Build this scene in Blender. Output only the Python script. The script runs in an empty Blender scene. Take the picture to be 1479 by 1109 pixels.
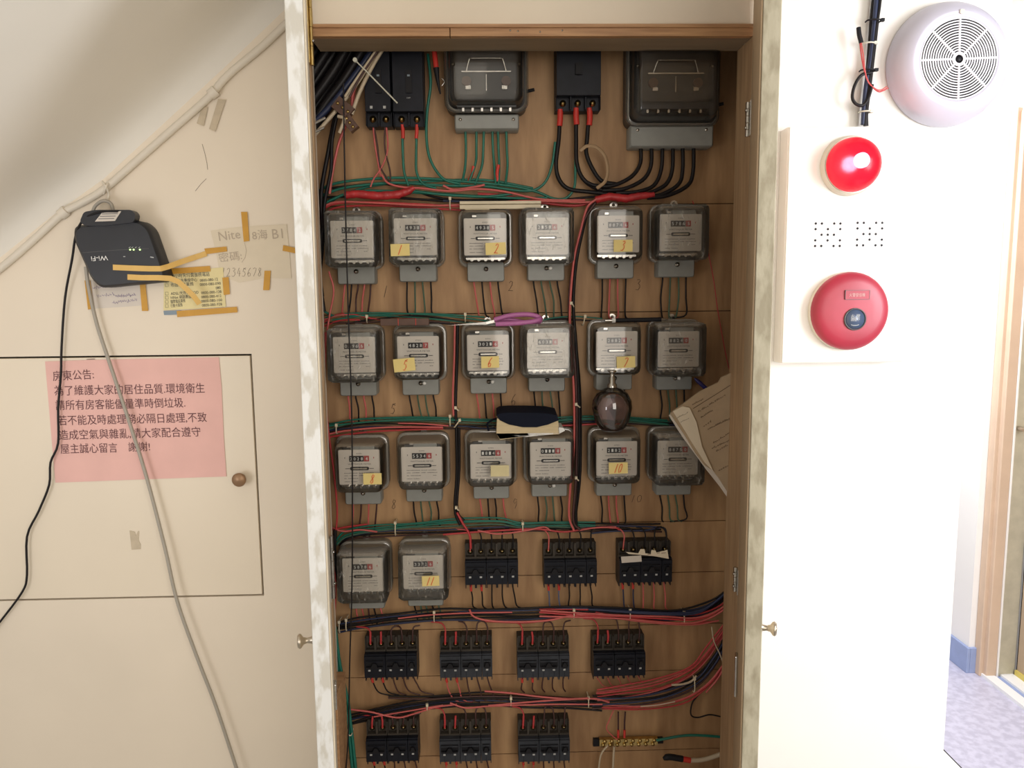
import bpy, math, random
from mathutils import Vector, Matrix
random.seed(7)
S = bpy.context.scene
C = S.collection
PI = math.pi

# ------------------------------------------------------------------ camera
FPX = 1111.0
PITCH, YAW, ROLL = math.radians(7.1), math.radians(1.6), math.radians(-0.57)
CAM = Vector((0, 0, 1.47))
fwd = Vector((math.sin(YAW) * math.cos(PITCH), math.cos(YAW) * math.cos(PITCH), -math.sin(PITCH)))
r0 = Vector((math.cos(YAW), -math.sin(YAW), 0))
u0 = r0.cross(fwd)
rt = r0 * math.cos(ROLL) + u0 * math.sin(ROLL)
up = u0 * math.cos(ROLL) - r0 * math.sin(ROLL)
cd = bpy.data.cameras.new('camera')
cd.sensor_width = 36
cd.lens = 36 * FPX / 1479
cd.clip_start = 0.02
co = bpy.data.objects.new('camera', cd)
co.matrix_world = Matrix(((rt.x, up.x, -fwd.x, CAM.x), (rt.y, up.y, -fwd.y, CAM.y), (rt.z, up.z, -fwd.z, CAM.z), (0, 0, 0, 1)))
C.objects.link(co)
S.camera = co
S.view_settings.view_transform = 'Standard'
S.view_settings.look = 'None'
S.view_settings.gamma = 1
S.view_settings.use_curve_mapping = False
S.view_settings.exposure = 0.24

# ------------------------------------------------------------------ light
wd = bpy.data.worlds.new('world'); S.world = wd; wd.use_nodes = True
bg = wd.node_tree.nodes['Background']
bg.inputs[0].default_value = (1.0, 0.91, 0.80, 1)
bg.inputs[1].default_value = 0.33


def area(name, loc, to, sx, sy, power, col):
    l = bpy.data.lights.new(name, 'AREA'); l.shape = 'RECTANGLE'; l.size = sx; l.size_y = sy
    l.energy = power; l.color = col
    o = bpy.data.objects.new(name, l); C.objects.link(o)
    o.location = loc
    o.rotation_euler = (Vector(to) - Vector(loc)).to_track_quat('-Z', 'Y').to_euler()
    return o


area('window_daylight', (1.95, 0.35, 1.60), (0.9, 1.7, 0.95), 0.7, 1.1, 36, (0.93, 0.95, 1.0))
area('front_fill', (0.95, -1.5, 1.7), (-0.2, 1.7, 1.2), 2.0, 1.9, 38, (1.0, 0.92, 0.82))  # added fill from the front for cupboard and left wall, no known source
area('left_wall_fill', (-1.30, 0.30, 1.05), (-0.75, 1.3, 1.85), 0.6, 0.6, 5.5, (0.98, 0.97, 1.0))  # added lamp that lifts the left wall and soffit, no such window known
area('corridor_fill', (0.95, 2.6, 1.9), (1.8, 3.0, 1.0), 0.4, 1.2, 30, (0.93, 0.93, 1.0))  # added lamp that whitens the corridor walls, not a known source


# ------------------------------------------------------------------ pixel -> point on a real plane
def ray(px, py):
    return fwd * FPX + rt * (px - 739.5) + up * (554.5 - py)


def W(px, py, Y):
    r = ray(px, py); return CAM + r * (Y / r.y)


def WX(px, py, X):
    r = ray(px, py); return CAM + r * (X / r.x)


def WZ(px, py, z=0.0):
    r = ray(px, py); return CAM + r * ((z - CAM.z) / r.z)


WALL = 1.70      # front face of the plastered wall
BOARD = 1.90     # front face of the plywood at the back of the meter cabinet


# ------------------------------------------------------------------ materials
def nodes(name):
    m = bpy.data.materials.new(name); m.use_nodes = True
    n = m.node_tree.nodes; l = m.node_tree.links
    return m, n, l, n['Principled BSDF']


def mat(name, col, rough=0.5, metal=0.0, var=0.0, vscale=20, col2=None, bump=0.0, bscale=60, emit=None, est=1.0, stretch=None, coat=0.0, detail=4, lo=0.35, hi=0.7):
    m, n, l, b = nodes(name)
    c = (col[0], col[1], col[2], 1)
    b.inputs['Base Color'].default_value = c
    b.inputs['Roughness'].default_value = rough
    b.inputs['Metallic'].default_value = metal
    b.inputs['Coat Weight'].default_value = coat
    tc = n.new('ShaderNodeTexCoord'); mp = n.new('ShaderNodeMapping')
    l.new(tc.outputs['Object'], mp.inputs[0])
    if stretch: mp.inputs['Scale'].default_value = stretch
    if var > 0 or col2:
        t = n.new('ShaderNodeTexNoise'); t.inputs['Scale'].default_value = vscale; t.inputs['Detail'].default_value = detail
        l.new(mp.outputs[0], t.inputs['Vector'])
        r = n.new('ShaderNodeValToRGB')
        r.color_ramp.elements[0].position = lo; r.color_ramp.elements[1].position = hi
        d = col2 if col2 else tuple(x * (1 - var) for x in col)
        r.color_ramp.elements[0].color = (d[0], d[1], d[2], 1); r.color_ramp.elements[1].color = c
        l.new(t.outputs['Fac'], r.inputs[0]); l.new(r.outputs[0], b.inputs['Base Color'])
    if bump > 0:
        t2 = n.new('ShaderNodeTexNoise'); t2.inputs['Scale'].default_value = bscale; t2.inputs['Detail'].default_value = 3
        l.new(mp.outputs[0], t2.inputs['Vector'])
        bp = n.new('ShaderNodeBump'); bp.inputs['Strength'].default_value = bump; bp.inputs['Distance'].default_value = 0.002
        l.new(t2.outputs['Fac'], bp.inputs['Height']); l.new(bp.outputs[0], b.inputs['Normal'])
    if emit:
        b.inputs['Emission Color'].default_value = (emit[0], emit[1], emit[2], 1)
        b.inputs['Emission Strength'].default_value = est
    return m


def glass(name, tint=(0.93, 0.94, 0.93), gl=0.10, rough=0.05, haze=0.06, dust=(0.33, 0.27, 0.20), topdust=0.75, bump=0.0, bscale=40, streak=False):
    m, n, l, b = nodes(name)
    out = n['Material Output']; n.remove(b)
    tr = n.new('ShaderNodeBsdfTransparent'); tr.inputs[0].default_value = (*tint, 1)
    g = n.new('ShaderNodeBsdfGlossy'); g.inputs['Roughness'].default_value = rough
    fr = n.new('ShaderNodeFresnel'); fr.inputs[0].default_value = 1.5
    ad = n.new('ShaderNodeMath'); ad.operation = 'ADD'; ad.inputs[1].default_value = gl - 0.04; ad.use_clamp = True
    l.new(fr.outputs[0], ad.inputs[0])
    mx = n.new('ShaderNodeMixShader'); l.new(ad.outputs[0], mx.inputs[0]); l.new(tr.outputs[0], mx.inputs[1]); l.new(g.outputs[0], mx.inputs[2])
    df = n.new('ShaderNodeBsdfDiffuse'); df.inputs[0].default_value = (*dust, 1)
    geo = n.new('ShaderNodeNewGeometry'); sp = n.new('ShaderNodeSeparateXYZ'); l.new(geo.outputs['Normal'], sp.inputs[0])
    mr = n.new('ShaderNodeMapRange'); mr.inputs[1].default_value = 0.25; mr.inputs[2].default_value = 0.9; mr.inputs[3].default_value = haze; mr.inputs[4].default_value = topdust
    l.new(sp.outputs['Z'], mr.inputs[0])
    fac = mr.outputs[0]
    tc = n.new('ShaderNodeTexCoord')
    if streak:
        mp = n.new('ShaderNodeMapping'); mp.inputs['Scale'].default_value = (3.0, 1, 0.8); mp.inputs['Rotation'].default_value = (0, 0.25, 0)
        l.new(tc.outputs['Object'], mp.inputs[0])
        t = n.new('ShaderNodeTexNoise'); t.inputs['Scale'].default_value = 32; t.inputs['Detail'].default_value = 3; t.inputs['Distortion'].default_value = 1.2
        l.new(mp.outputs[0], t.inputs['Vector'])
        r = n.new('ShaderNodeMapRange'); r.inputs[1].default_value = 0.60; r.inputs[2].default_value = 0.74; r.inputs[3].default_value = 0; r.inputs[4].default_value = 0.38
        l.new(t.outputs['Fac'], r.inputs[0])
        a2 = n.new('ShaderNodeMath'); a2.operation = 'ADD'; a2.use_clamp = True
        l.new(fac, a2.inputs[0]); l.new(r.outputs[0], a2.inputs[1]); fac = a2.outputs[0]
    if bump > 0:
        t2 = n.new('ShaderNodeTexNoise'); t2.inputs['Scale'].default_value = bscale; t2.inputs['Detail'].default_value = 3
        l.new(tc.outputs['Object'], t2.inputs['Vector'])
        bp = n.new('ShaderNodeBump'); bp.inputs['Strength'].default_value = bump; bp.inputs['Distance'].default_value = 0.004
        l.new(t2.outputs['Fac'], bp.inputs['Height']); l.new(bp.outputs[0], g.inputs['Normal'])
    m2 = n.new('ShaderNodeMixShader'); l.new(fac, m2.inputs[0]); l.new(mx.outputs[0], m2.inputs[1]); l.new(df.outputs[0], m2.inputs[2])
    l.new(m2.outputs[0], out.inputs[0])
    return m


PAINT = (0.78, 0.69, 0.56)
M = {}
M['wall'] = mat('cream_plaster', PAINT, 0.6, var=0.07, vscale=2.5, bump=0.12, bscale=25)
M['ceiling'] = mat('plaster_soffit', (0.78, 0.75, 0.68), 0.7, var=0.06, vscale=2, bump=0.1, bscale=12)
M['panelwall'] = mat('painted_board', (0.77, 0.68, 0.54), 0.45, var=0.05, vscale=3)
M['gap'] = mat('dark_gap', (0.012, 0.010, 0.010), 0.9)
M['leafpaint'] = mat('chipped_white_paint', (0.64, 0.63, 0.59), 0.4, col2=(0.50, 0.47, 0.40), vscale=45, bump=0.6, bscale=60, stretch=(1, 1, 0.4), lo=0.42, hi=0.52, detail=6)
M['leafcream'] = mat('cream_gloss_paint', (0.66, 0.57, 0.42), 0.4, var=0.12, vscale=18)
M['leafpaint_r'] = mat('dirty_cream_paint', (0.46, 0.42, 0.31), 0.45, col2=(0.34, 0.30, 0.21), vscale=50, bump=0.6, bscale=60, stretch=(1, 1, 0.4), lo=0.40, hi=0.56, detail=6)
M['leafwood'] = mat('leaf_inner_plywood', (0.46, 0.33, 0.20), 0.5, var=0.2, vscale=8, stretch=(8, 8, 0.6))
M['frame'] = mat('frame_timber', (0.50, 0.29, 0.14), 0.5, col2=(0.34, 0.18, 0.085), vscale=10, stretch=(0.8, 6, 14), bump=0.1)
M['framev'] = mat('frame_timber_upright', (0.44, 0.29, 0.16), 0.5, col2=(0.32, 0.20, 0.11), vscale=10, stretch=(14, 8, 0.6), bump=0.1)
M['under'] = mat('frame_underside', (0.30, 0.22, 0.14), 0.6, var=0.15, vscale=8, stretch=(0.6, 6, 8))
M['ply'] = mat('plywood', (0.50, 0.305, 0.15), 0.55, col2=(0.30, 0.165, 0.075), vscale=9, stretch=(3.2, 3, 0.55), bump=0.08, detail=8, lo=0.3, hi=0.68)
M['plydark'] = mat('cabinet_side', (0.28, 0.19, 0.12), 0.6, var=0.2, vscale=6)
M['mgrey'] = mat('terminal_grey_enamel', (0.27, 0.28, 0.265), 0.4, var=0.12, vscale=30)
M['mbase'] = mat('meter_back_case', (0.34, 0.30, 0.24), 0.5, var=0.2, vscale=25)
M['mdark'] = mat('meter_works', (0.10, 0.10, 0.10), 0.4, metal=0.4, var=0.3, vscale=60)
M['bigcase'] = mat('large_meter_case', (0.035, 0.035, 0.038), 0.4, var=0.3, vscale=40)
M['silver'] = mat('bright_metal', (0.62, 0.60, 0.56), 0.25, metal=1.0, var=0.2, vscale=60)
M['brass'] = mat('brass', (0.62, 0.45, 0.18), 0.3, metal=1.0, var=0.3, vscale=50)
M['dial'] = mat('dial_card', (0.71, 0.66, 0.60), 0.5, var=0.04, vscale=30)
M['dialink'] = mat('dial_ink', (0.06, 0.06, 0.06), 0.6)
M['dialgrey'] = mat('dial_fine_print', (0.22, 0.21, 0.20), 0.7)
M['black'] = mat('matt_black', (0.012, 0.012, 0.015), 0.5)
M['white'] = mat('white_plastic', (0.82, 0.82, 0.80), 0.4)
M['redw'] = mat('register_red', (0.42, 0.05, 0.05), 0.5)
M['glass'] = glass('meter_glass', tint=(.97, .97, .96), gl=0.06, haze=0.02, rough=.04)
M['film'] = glass('cling_film', tint=(.97, .97, .96), gl=0.05, rough=0.28, haze=0.02, dust=(0.62, 0.60, 0.55), topdust=0.3, bump=1.0, bscale=45, streak=True)
M['rim'] = glass('meter_glass_flange', tint=(0.75, 0.74, 0.70), gl=0.18, rough=0.12, haze=0.16, dust=(0.42, 0.40, 0.36))
M['yellow'] = mat('yellow_note_paper', (0.83, 0.68, 0.27), 0.7, var=0.05, vscale=40)
M['paleyellow'] = mat('faded_note_paper', (0.70, 0.62, 0.36), 0.7, var=0.1, vscale=40)
M['redink'] = mat('red_marker', (0.72, 0.10, 0.03), 0.6)
M['pencil'] = mat('pencil', (0.10, 0.065, 0.04), 0.8)
M['wblack'] = mat('wire_black', (0.014, 0.012, 0.013), 0.4, var=0.2, vscale=40)
M['wbrown'] = mat('wire_dark_brown', (0.06, 0.022, 0.02), 0.45)
M['wred'] = mat('wire_red', (0.52, 0.045, 0.05), 0.4, var=0.12, vscale=40)
M['wpink'] = mat('wire_faded_red', (0.62, 0.13, 0.12), 0.4, var=0.12, vscale=40)
M['wteal'] = mat('wire_teal', (0.012, 0.17, 0.12), 0.4, var=0.2, vscale=40)
M['wgreen'] = mat('wire_dull_green', (0.07, 0.14, 0.09), 0.5, var=0.2, vscale=40)
M['wnavy'] = mat('wire_navy', (0.018, 0.028, 0.075), 0.45)
M['wblue'] = mat('wire_grey_blue', (0.11, 0.13, 0.22), 0.5)
M['wbeige'] = mat('wire_beige', (0.55, 0.46, 0.33), 0.5)
M['wgrey'] = mat('cable_grey', (0.35, 0.32, 0.27), 0.5)
M['sleeve'] = mat('red_sleeve', (0.60, 0.04, 0.03), 0.45)
M['tapered'] = mat('red_tape_wrap', (0.55, 0.035, 0.04), 0.4, var=0.3, vscale=50, bump=0.8, bscale=90)
M['tie'] = mat('nylon_tie', (0.70, 0.62, 0.46), 0.5)
M['tiew'] = mat('white_nylon_tie', (0.62, 0.62, 0.52), 0.5)
M['brk'] = mat('breaker_black', (0.012, 0.014, 0.022), 0.42, var=0.3, vscale=40)
M['brkg'] = mat('breaker_charcoal', (0.045, 0.05, 0.062), 0.5, var=0.3, vscale=40)
for _k in ('brk', 'brkg', 'black', 'wblack'):
    M[_k].node_tree.nodes['Principled BSDF'].inputs['Specular IOR Level'].default_value = 0.22
M['brkd'] = mat('breaker_dusty_shoulder', (0.055, 0.045, 0.035), 0.7, var=0.3, vscale=50)
M['mark'] = mat('breaker_print', (0.45, 0.46, 0.46), 0.6)
M['ochre'] = mat('ochre_tape', (0.60, 0.31, 0.03), 0.5, var=0.12, vscale=30)
M['ochre2'] = mat('pale_ochre_tape', (0.72, 0.46, 0.13), 0.5, var=0.08, vscale=30)
M['oldtape'] = mat('old_tape', (0.56, 0.47, 0.34), 0.6, var=0.15, vscale=60)
M['pinkpaper'] = mat('pink_notice_paper', (0.78, 0.47, 0.42), 0.75, var=0.06, vscale=14)
M['ink'] = mat('printed_ink', (0.13, 0.05, 0.055), 0.7)
M['paper'] = mat('cream_note_paper', (0.72, 0.63, 0.48), 0.75, var=0.05, vscale=20)
M['paper2'] = mat('off_white_note_paper', (0.66, 0.60, 0.53), 0.75, var=0.06, vscale=20)
M['cardy'] = mat('yellow_info_card', (0.76, 0.66, 0.34), 0.6, var=0.05, vscale=20)
M['bluegrey'] = mat('blue_grey_print', (0.22, 0.28, 0.33), 0.6)
M['inkl'] = mat('ledger_ink', (0.13, 0.085, 0.05), 0.8)
M['inkf'] = mat('faint_pencil', (0.47, 0.39, 0.30), 0.8)
M['inkp'] = mat('purple_ink', (0.22, 0.18, 0.30), 0.7)
M['inkg'] = mat('grey_ballpoint', (0.25, 0.20, 0.15), 0.7)
M['router'] = mat('router_black', (0.020, 0.022, 0.028), 0.38, var=0.15, vscale=30)
M['led'] = mat('green_led', (0.5, 0.9, 0.3), 0.4, emit=(0.55, 1.0, 0.25), est=2.5)
M['conduit'] = mat('painted_conduit', (0.70, 0.64, 0.54), 0.5, var=0.06, vscale=10)
M['knobbr'] = mat('bronze_knob', (0.30, 0.18, 0.10), 0.4, metal=0.5)
M['knobch'] = mat('worn_chrome', (0.55, 0.48, 0.38), 0.3, metal=0.9, var=0.2, vscale=60)
M['spk'] = mat('speaker_white_plastic', (0.60, 0.58, 0.68), 0.4, var=0.05, vscale=8)
M['spkring'] = mat('speaker_grille_white', (0.86, 0.85, 0.90), 0.4)
M['spkdark'] = mat('speaker_cloth', (0.03, 0.025, 0.04), 0.8)
M['alarmbox'] = mat('alarm_panel_enamel', (0.86, 0.84, 0.80), 0.35, var=0.03, vscale=5)
M['alred'] = mat('alarm_red', (0.46, 0.035, 0.065), 0.38, var=0.25, vscale=9, bump=0.1, bscale=20)
M['alrim'] = mat('alarm_ivory_rim', (0.72, 0.66, 0.56), 0.4)
M['alblue'] = mat('button_slate', (0.07, 0.10, 0.17), 0.25, coat=0.5)
M['alletter'] = mat('faded_lettering', (0.70, 0.45, 0.42), 0.6)
M['floor'] = mat('vinyl_floor', (0.56, 0.55, 0.66), 0.4, col2=(0.45, 0.44, 0.54), vscale=38, lo=0.4, hi=0.6, detail=8)
M['skirt'] = mat('blue_skirting', (0.30, 0.37, 0.58), 0.5, var=0.1, vscale=20)
M['brightwall'] = mat('white_and_daylit_paint', (0.86, 0.84, 0.80), 0.6, var=0.03, vscale=4)  # white paint; on the front wall it stands for daylight on cream
M['casing'] = mat('pink_beige_casing', (0.62, 0.46, 0.33), 0.4, var=0.1, vscale=10)
M['jamb'] = mat('olive_beige_jamb', (0.52, 0.48, 0.36), 0.45, var=0.15, vscale=25)
M['doorleaf'] = mat('tan_door', (0.48, 0.36, 0.24), 0.45, var=0.12, vscale=5)
M['lever'] = mat('dark_rose', (0.07, 0.06, 0.055), 0.35, metal=0.8)
M['stain'] = mat('yellowed_sealant', (0.62, 0.50, 0.12), 0.5)
M['magenta'] = mat('orchid_plastic', (0.50, 0.16, 0.40), 0.4, var=0.08, vscale=30)
M['copper'] = mat('copper_brown', (0.12, 0.06, 0.04), 0.45, var=0.3, vscale=60)
M['creamplastic'] = mat('cream_plastic', (0.66, 0.58, 0.42), 0.45, var=0.06, vscale=30)
M['book'] = mat('navy_book_cover', (0.006, 0.009, 0.022), 0.7, var=0.2, vscale=20)
M['book'].node_tree.nodes['Principled BSDF'].inputs['Specular IOR Level'].default_value = 0.15
M['pages'] = mat('yellowed_pages', (0.66, 0.54, 0.33), 0.7, var=0.12, vscale=40, stretch=(1, 1, 12))
M['oldpaper'] = mat('tan_ledger_paper', (0.44, 0.33, 0.21), 0.75, var=0.12, vscale=12)
M['penblue'] = mat('blue_pen', (0.02, 0.015, 0.12), 0.35)
M['ringtape'] = mat('manila_ring', (0.38, 0.26, 0.15), 0.6)


# ------------------------------------------------------------------ mesh builder
class MB:
    def __init__(s, o=(0, 0, 0)):
        s.o = Vector(o); s.v = []; s.f = []; s.m = []; s.s = []; s.mats = []; s.cur = 0; s.T = None

    def use(s, m):
        if m not in s.mats: s.mats.append(m)
        s.cur = s.mats.index(m); return s

    def add(s, vs, fs, smooth=False):
        b = len(s.v)
        for p in vs:
            p = Vector(p)
            if s.T is not None: p = s.T @ p
            s.v.append(p - s.o)
        for f in fs:
            s.f.append([b + i for i in f]); s.m.append(s.cur); s.s.append(smooth)
        return s

    def box(s, x0, x1, y0, y1, z0, z1):
        v = [(x, y, z) for x in (x0, x1) for y in (y0, y1) for z in (z0, z1)]
        return s.add(v, [(0, 1, 3, 2), (4, 6, 7, 5), (0, 4, 5, 1), (2, 3, 7, 6), (0, 2, 6, 4), (1, 5, 7, 3)])

    def prism(s, pts, back):
        """closed outline pts (list of 3-D points, front), extruded by vector back"""
        n = len(pts); back = Vector(back)
        a = [Vector(p) for p in pts]; b = [p + back for p in a]
        s.add(a, [tuple(range(n))]); s.add(b, [tuple(reversed(range(n)))])
        for i in range(n):
            j = (i + 1) % n
            s.add([a[i], a[j], b[j], b[i]], [(3, 2, 1, 0)])
        return s

    def lathe(s, c, prof, axis=(0, -1, 0), n=32, smooth=True, caps=True):
        """prof = list of (radius, distance along axis)"""
        ax = Vector(axis).normalized(); c = Vector(c)
        t = Vector((0, 0, 1)) if abs(ax.z) < 0.9 else Vector((1, 0, 0))
        e1 = t.cross(ax).normalized(); e2 = ax.cross(e1)
        vs = []; fs = []
        for (r, d) in prof:
            for i in range(n):
                a = 2 * PI * i / n
                vs.append(c + ax * d + e1 * (r * math.cos(a)) + e2 * (r * math.sin(a)))
        for k in range(len(prof) - 1):
            for i in range(n):
                j = (i + 1) % n
                fs.append((k * n + i, k * n + j, (k + 1) * n + j, (k + 1) * n + i))
        s.add(vs, fs, smooth)
        if caps:
            if prof[0][0] > 1e-6: s.add(vs[:n], [tuple(reversed(range(n)))])
            if prof[-1][0] > 1e-6: s.add(vs[-n:], [tuple(range(n))])
        return s

    def cyl(s, a, b, r, n=12, r2=None):
        a = Vector(a); b = Vector(b)
        return s.lathe(a, [(r, 0), (r2 if r2 is not None else r, (b - a).length)], b - a, n)

    def tube(s, pts, r, n=7, sub=5, flat=None, smooth=True, caps=True):
        P = [Vector(p) for p in pts]
        if len(P) > 2 and sub > 1:
            Q = []
            for i in range(len(P) - 1):
                p0 = P[i - 1] if i else P[0] * 2 - P[1]; p1 = P[i]; p2 = P[i + 1]
                p3 = P[i + 2] if i + 2 < len(P) else P[i + 1] * 2 - P[i]
                for k in range(sub):
                    t = k / sub
                    Q.append(0.5 * ((2 * p1) + (p2 - p0) * t + (2 * p0 - 5 * p1 + 4 * p2 - p3) * t * t + (3 * p1 - p0 - 3 * p2 + p3) * t ** 3))
            Q.append(P[-1]); P = Q
        vs = []; prev = None
        for i, p in enumerate(P):
            d = (P[min(i + 1, len(P) - 1)] - P[max(i - 1, 0)])
            if d.length < 1e-9: d = Vector((0, 0, 1))
            d.normalize()
            if prev is None:
                t = Vector((0, 1, 0)) if abs(d.y) < 0.9 else Vector((1, 0, 0))
                e1 = d.cross(t).normalized()
            else:
                e1 = (prev - d * prev.dot(d))
                e1 = e1.normalized() if e1.length > 1e-6 else d.orthogonal().normalized()
            prev = e1; e2 = d.cross(e1)
            rr = r(i / max(1, len(P) - 1)) if callable(r) else r
            for k in range(n):
                a = 2 * PI * k / n
                vs.append(p + e1 * (rr * math.cos(a)) + e2 * (rr * (flat or 1) * math.sin(a)))
        fs = []
        for i in range(len(P) - 1):
            for k in range(n):
                j = (k + 1) % n
                fs.append((i * n + k, (i + 1) * n + k, (i + 1) * n + j, i * n + j))
        s.add(vs, fs, smooth)
        if caps:
            s.add(vs[:n], [tuple(range(n))]); s.add(vs[-n:], [tuple(reversed(range(n)))])
        return s

    def rloft(s, rings, c=(0, 0, 0), front=True, back=True, n=5, smooth=True):
        """rounded rectangles (w, h, radius, y[, dx, dz]) stacked along -Y"""
        c = Vector(c); R = []
        for q in rings:
            w, h, r, y = q[:4]; dx = q[4] if len(q) > 4 else 0; dz = q[5] if len(q) > 5 else 0
            ring = []
            for (sx, sz, a0) in ((1, 1, 0), (-1, 1, 90), (-1, -1, 180), (1, -1, 270)):
                for k in range(n + 1):
                    a = math.radians(a0 + 90 * k / n)
                    ring.append(c + Vector((dx + sx * (w / 2 - r) + r * math.cos(a), y, dz + sz * (h / 2 - r) + r * math.sin(a))))
            R.append(ring)
        N = len(R[0]); vs = [p for ring in R for p in ring]; fs = []
        for i in range(len(R) - 1):
            for k in range(N):
                j = (k + 1) % N
                fs.append((i * N + k, i * N + j, (i + 1) * N + j, (i + 1) * N + k))
        s.add(vs, fs, smooth)
        if front: s.add(R[-1], [tuple(range(N))])
        if back: s.add(R[0], [tuple(reversed(range(N)))])
        return s

    def ribbon(s, pts, w, nrm=(0, -1, 0), sub=1):
        """flat pen stroke / tape following pts"""
        P = [Vector(p) for p in pts]; N = Vector(nrm); vs = []
        for i, p in enumerate(P):
            d = P[min(i + 1, len(P) - 1)] - P[max(i - 1, 0)]
            e = d.cross(N)
            e = e.normalized() if e.length > 1e-9 else Vector((1, 0, 0))
            vs += [p - e * w / 2, p + e * w / 2]
        s.add(vs, [(2 * i, 2 * i + 1, 2 * i + 3, 2 * i + 2) for i in range(len(P) - 1)])
        return s

    def text(s, body, P0, P1, h=None, off=0.0006):
        """lettering whose baseline runs from P0 to P1 on a wall facing -Y"""
        vs, fs, w = text_mesh(body)
        P0 = Vector(P0); P1 = Vector(P1); d = P1 - P0; L = d.length; ex = d.normalized()
        ez = Vector((-ex.z, 0, ex.x)).normalized(); k = L / w; kh = (h / 0.72) if h else k
        s.add([P0 + ex * (x * k) + ez * (y * kh) + Vector((0, -off, 0)) for x, y in vs], fs)
        return s

    def mesh(s, name):
        me = bpy.data.meshes.new(name)
        me.from_pydata([tuple(p) for p in s.v], [], s.f)
        for m in s.mats: me.materials.append(M[m])
        me.polygons.foreach_set('material_index', s.m)
        me.polygons.foreach_set('use_smooth', s.s)
        me.update()
        return me

    def build(s, name, parent=None, bevel=0, weld=False):
        me = s.mesh(name)
        o = bpy.data.objects.new(name, me); C.objects.link(o)
        if parent is not None: o.parent = parent
        else: o.location = s.o
        if bevel:
            b = o.modifiers.new('bevel', 'BEVEL'); b.width = bevel; b.segments = 2; b.limit_method = 'ANGLE'
        return o


_tc = {}


def text_mesh(body):
    if body not in _tc:
        cu = bpy.data.curves.new('txt', 'FONT'); cu.body = body; cu.resolution_u = 2
        o = bpy.data.objects.new('txt', cu); C.objects.link(o)
        dg = bpy.context.evaluated_depsgraph_get(); dg.update()
        me = bpy.data.meshes.new_from_object(o.evaluated_get(dg))
        vs = [(v.co.x, v.co.y) for v in me.vertices]; fs = [tuple(p.vertices) for p in me.polygons]
        bpy.data.objects.remove(o); bpy.data.meshes.remove(me); bpy.data.curves.remove(cu)
        x0 = min(v[0] for v in vs); vs = [(x - x0, y) for x, y in vs]
        _tc[body] = (vs, fs, max(v[0] for v in vs))
    return _tc[body]


def tag(o, label, cat, group=None, kind=None):
    o['label'] = label; o['category'] = cat
    if group: o['group'] = group
    if kind: o['kind'] = kind
    return o


def thing(name, label, cat, loc=(0, 0, 0), group=None):
    o = bpy.data.objects.new(name, None); o.empty_display_size = 0.05
    C.objects.link(o); o.location = loc
    return tag(o, label, cat, group)


def struct(o, label=None):
    o['kind'] = 'structure'
    if label: o['label'] = label
    return o


def dup(root, loc, skip=()):
    r = root.copy(); C.objects.link(r); r.location = loc
    for ch in root.children:
        if ch.name.split('.')[0] in skip: continue
        c = ch.copy(); C.objects.link(c); c.parent = r
        for g in ch.children:
            d = g.copy(); C.objects.link(d); d.parent = c
    return r


STROKES = {
    '0': [[(.5, 1), (.15, .8), (.05, .4), (.3, 0), (.7, .1), (.9, .5), (.8, .9), (.5, 1)]],
    '1': [[(.65, 1), (.5, .6), (.3, 0)]],
    '2': [[(.1, .8), (.4, 1), (.75, .9), (.7, .6), (.4, .25), (.05, 0), (.4, .05), (.95, .02)]],
    '3': [[(.15, .95), (.6, 1), (.8, .85), (.4, .6), (.75, .5), (.85, .25), (.5, 0), (.05, .05)]],
    '4': [[(.5, 1), (.1, .35), (.9, .35)], [(.65, .7), (.6, 0)]],
    '5': [[(.9, 1), (.35, .9), (.2, .55), (.6, .55), (.8, .3), (.5, 0), (.05, .05)], [(.35, .95), (.9, .8)]],
    '6': [[(.75, 1), (.35, .7), (.1, .3), (.3, 0), (.7, .05), (.8, .3), (.5, .45), (.15, .25)]],
    '7': [[(.1, .85), (.5, 1), (.9, .9), (.7, .5), (.3, 0)]],
    '8': [[(.75, .9), (.4, 1), (.25, .75), (.7, .4), (.8, .15), (.45, 0), (.15, .15), (.4, .45), (.75, .75), (.75, .9)]],
    '9': [[(.8, .85), (.4, 1), (.15, .7), (.4, .5), (.8, .75), (.8, .4), (.55, 0)]],
}


def hand(mb, txt, c, w, h, pen, slant=0.1):
    """hand-written characters centred on c (a point on a face towards -Y)"""
    n = len(txt); cw = w / n
    for i, ch in enumerate(txt):
        for st in STROKES[ch]:
            mb.ribbon([(c[0] - w / 2 + cw * (i + 0.1 + 0.8 * a) + slant * h * (b - .5), c[1], c[2] - h / 2 + h * b) for a, b in st], pen)


def jit(a): return random.uniform(-a, a)


# ================================================================== STRUCTURE
XL = W(447, 36, WALL).x          # left side of the cabinet opening
XR = W(1087, 36, WALL).x         # right side
ZT = W(768, 37, WALL).z          # top of the timber frame
ZI = W(768, 53, WALL).z          # underside of the top rail
XEND = W(1368, 1000, WALL).x     # free end of the wall at the right
ZB = 0.12
# cupboard under the stairs
CX = W(368, 600, WALL).x; CT = W(200, 513, WALL).z; CBt = W(200, 864, WALL).z
CXL = -1.75
T = 0.12
BK = WALL + T
o = MB((0, WALL, 0)).use('wall')
o.box(-2.6, CXL, WALL, BK, -0.3, 2.9)
HL, HR = XL - 0.0205, XR + 0.0205
o.box(CXL, HL, WALL, BK, CT, 2.9)
o.box(CXL, HL, WALL, BK, -0.3, CBt)
o.box(CX, HL, WALL, BK, CBt, CT)
o.box(HL, HR, WALL, BK, ZT + 0.0015, 2.9)
o.box(HL, HR, WALL, BK, -0.3, ZB - 0.016)
o.use('brightwall').box(HR, XEND, WALL, BK, -0.3, 2.9)  # same cream wall, lightened in colour where daylight washes it out
struct(o.build('wall_front'))
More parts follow.
